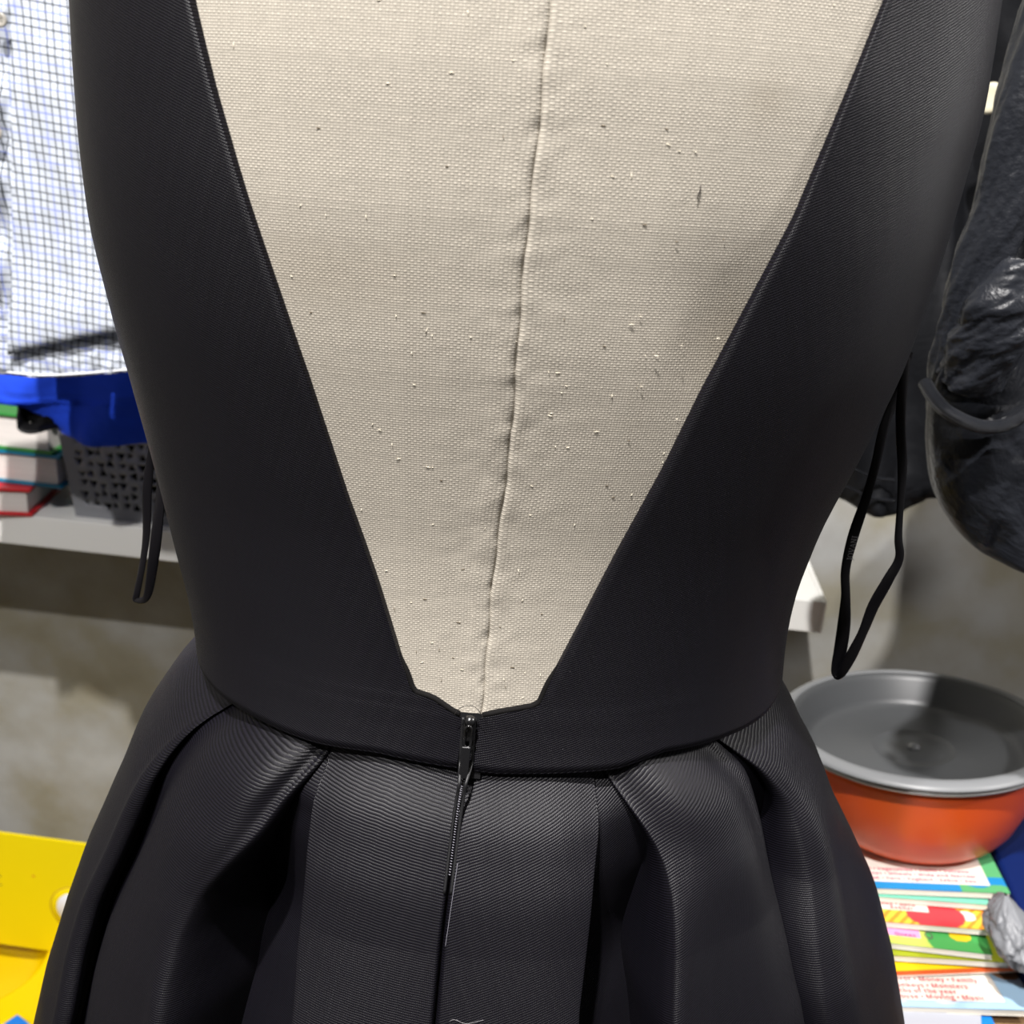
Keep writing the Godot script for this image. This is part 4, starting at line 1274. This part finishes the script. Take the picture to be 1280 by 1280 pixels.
# a cover: the print lies on its upper face, measured from the right front corner (160 by 80 mm)
func printed_slab(w: float, h: float, d: float) -> ArrayMesh:
	var st := SurfaceTool.new()
	st.begin(Mesh.PRIMITIVE_TRIANGLES)
	var c := [Vector3(-w, 0, 0), Vector3(0, 0, 0), Vector3(0, 0, -d), Vector3(-w, 0, -d), Vector3(-w, -h, 0), Vector3(0, -h, 0), Vector3(0, -h, -d), Vector3(-w, -h, -d)]
	st.set_smooth_group(-1)
	for f in [[0, 3, 2, 1], [4, 5, 6, 7], [0, 1, 5, 4], [1, 2, 6, 5], [2, 3, 7, 6], [3, 0, 4, 7]]:
		for k in [0, 1, 2, 0, 2, 3]:
			var p: Vector3 = c[f[k]]
			st.set_uv(Vector2(1.0 + p.x / 0.16, 1.0 + p.z / 0.08))
			st.add_vertex(p)
	st.generate_normals()
	return st.commit()

# ---------------------------------------------------------------- yellow things low on the left
func yellow_things() -> void:
	var out := 0.3
	var a := at_wall(0, 1041, out)
	var b := at_wall(0, 1180, out)
	var high := a.y - b.y
	var card := mat(rgb(238, 214, 2), 0.5, 0.4)
	var plastic := mat(rgb(232, 196, 2), 0.22, 0.5)
	var r := at_wall(140, 1060, out)
	var c := thing("carton", "flat folded yellow carton with a round white badge standing upright below the shelf", "carton", Vector3(r.x, b.y, r.z))
	place(c, ALONG, Vector3.UP, -INTO, Vector3(r.x, b.y, r.z))
	var wide := 0.36
	put("carton_body", rbox(Vector3(wide, high, 0.004), 0.001), card, c).position = Vector3(-wide / 2, high / 2, -0.002)
	# badge: brown ring, white disc, yellow sign
	var m := at_wall(95, 1137, out)
	var lx := (m - c.position).dot(ALONG)
	var ly := m.y - b.y
	var disc := func(rr: float, d: float, mm: Material, nm: String) -> void:
		var o := put(nm, lathe([Vector2(0.0, d), Vector2(rr - 0.0003, d), Vector2(rr, d - 0.0003), Vector2(rr, 0.0), Vector2(0.0, 0.0)], 48), mm, c)
		o.transform = Transform3D(Basis(Vector3.RIGHT, PI / 2), Vector3(lx, ly, 0.0))
	disc.call(0.0425, 0.0004, mat(rgb(190, 150, 30), 0.5), "badge_ring")
	disc.call(0.0405, 0.0007, card, "badge_field")
	disc.call(0.031, 0.001, mat(rgb(232, 234, 240), 0.5), "badge")
	disc.call(0.014, 0.0013, card, "badge_sign")
	for v in [[42, 1095, 0.0024, rgb(190, 70, 30)], [0, 1095, 0.002, rgb(90, 80, 40)], [1, 1106, 0.002, rgb(90, 80, 40)]]:
		var q := at_wall(v[0], v[1], out)
		var o := put("printed_speck", rbox(Vector3(v[2] * 1.6, v[2], 0.0006), 0.0002, 1), mat(v[3], 0.6), c)
		o.position = Vector3((q - c.position).dot(ALONG), q.y - b.y, 0.0001)
	# glossy yellow tub below, with a round well in its top
	var ty := b.y - 0.0005
	var tub := thing("tub", "glossy yellow plastic tub with a round well under the carton", "tub", Vector3(r.x, 0, r.z))
	place(tub, ALONG, Vector3.UP, -INTO, Vector3(r.x, 0.001, r.z))
	var w := at_level(-30, 1196, ty)
	var wl := Vector2((w - tub.position).dot(ALONG), -(w - tub.position).dot(INTO))
	var rows := []
	# the top as rings from the well outwards to a rounded square outline, then down the sides
	var cx := wl.x
	var cz := wl.y
	var rad := 0.105
	var prof := [[0.0, -0.05], [0.6, -0.05], [0.8, -0.045], [0.92, -0.03], [0.975, -0.01], [0.99, -0.002], [1.01, 0.0015], [1.04, 0.0012], [1.07, 0.0]]
	for q in prof:
		var row := PackedVector3Array()
		for k in 96:
			var an := TAU * k / 96
			row.append(Vector3(cx + rad * q[0] * cos(an), ty + q[1] - 0.004, cz + rad * q[0] * sin(an)))
		rows.append(row)
	var x0 := -0.36
	var x1 := 0.01
	var z0 := -0.2
	var z1 := cz + 0.2
	for q in [[1.0, -0.004, 0.012], [1.0, -0.007, 0.004], [1.0, -0.016, 0.0], [1.0, -ty, 0.0], [0.0, -ty, 0.0]]:
		var row := PackedVector3Array()
		for k in 96:
			var an := TAU * k / 96
			var d := Vector2(cos(an), sin(an))
			var kx: float = ((x1 if d.x > 0 else x0) - cx) / d.x if absf(d.x) > 1e-5 else 1e9
			var kz: float = ((z1 if d.y > 0 else z0) - cz) / d.y if absf(d.y) > 1e-5 else 1e9
			var e: float = (minf(kx, kz) - q[2]) * q[0]
			row.append(Vector3(cx + d.x * e, ty + q[1], cz + d.y * e))
		rows.append(row)
	put("tub_body", grid(rows, true), plastic, tub)
	# blue carton lying on the tub's near edge, one corner in the picture
	var bb := at_level(22, 1267, ty + 0.02)
	var bo := put("blue_carton", rbox(Vector3(0.12, 0.024, 0.09), 0.002), mat(rgb(6, 116, 214), 0.45))
	var lean := Basis(Vector3.UP, -0.55)
	bo.transform = Transform3D(lean, bb + lean * Vector3(0.06, -0.012, 0.045))
	tag(bo, "bright blue carton lying on the yellow tub", "box")
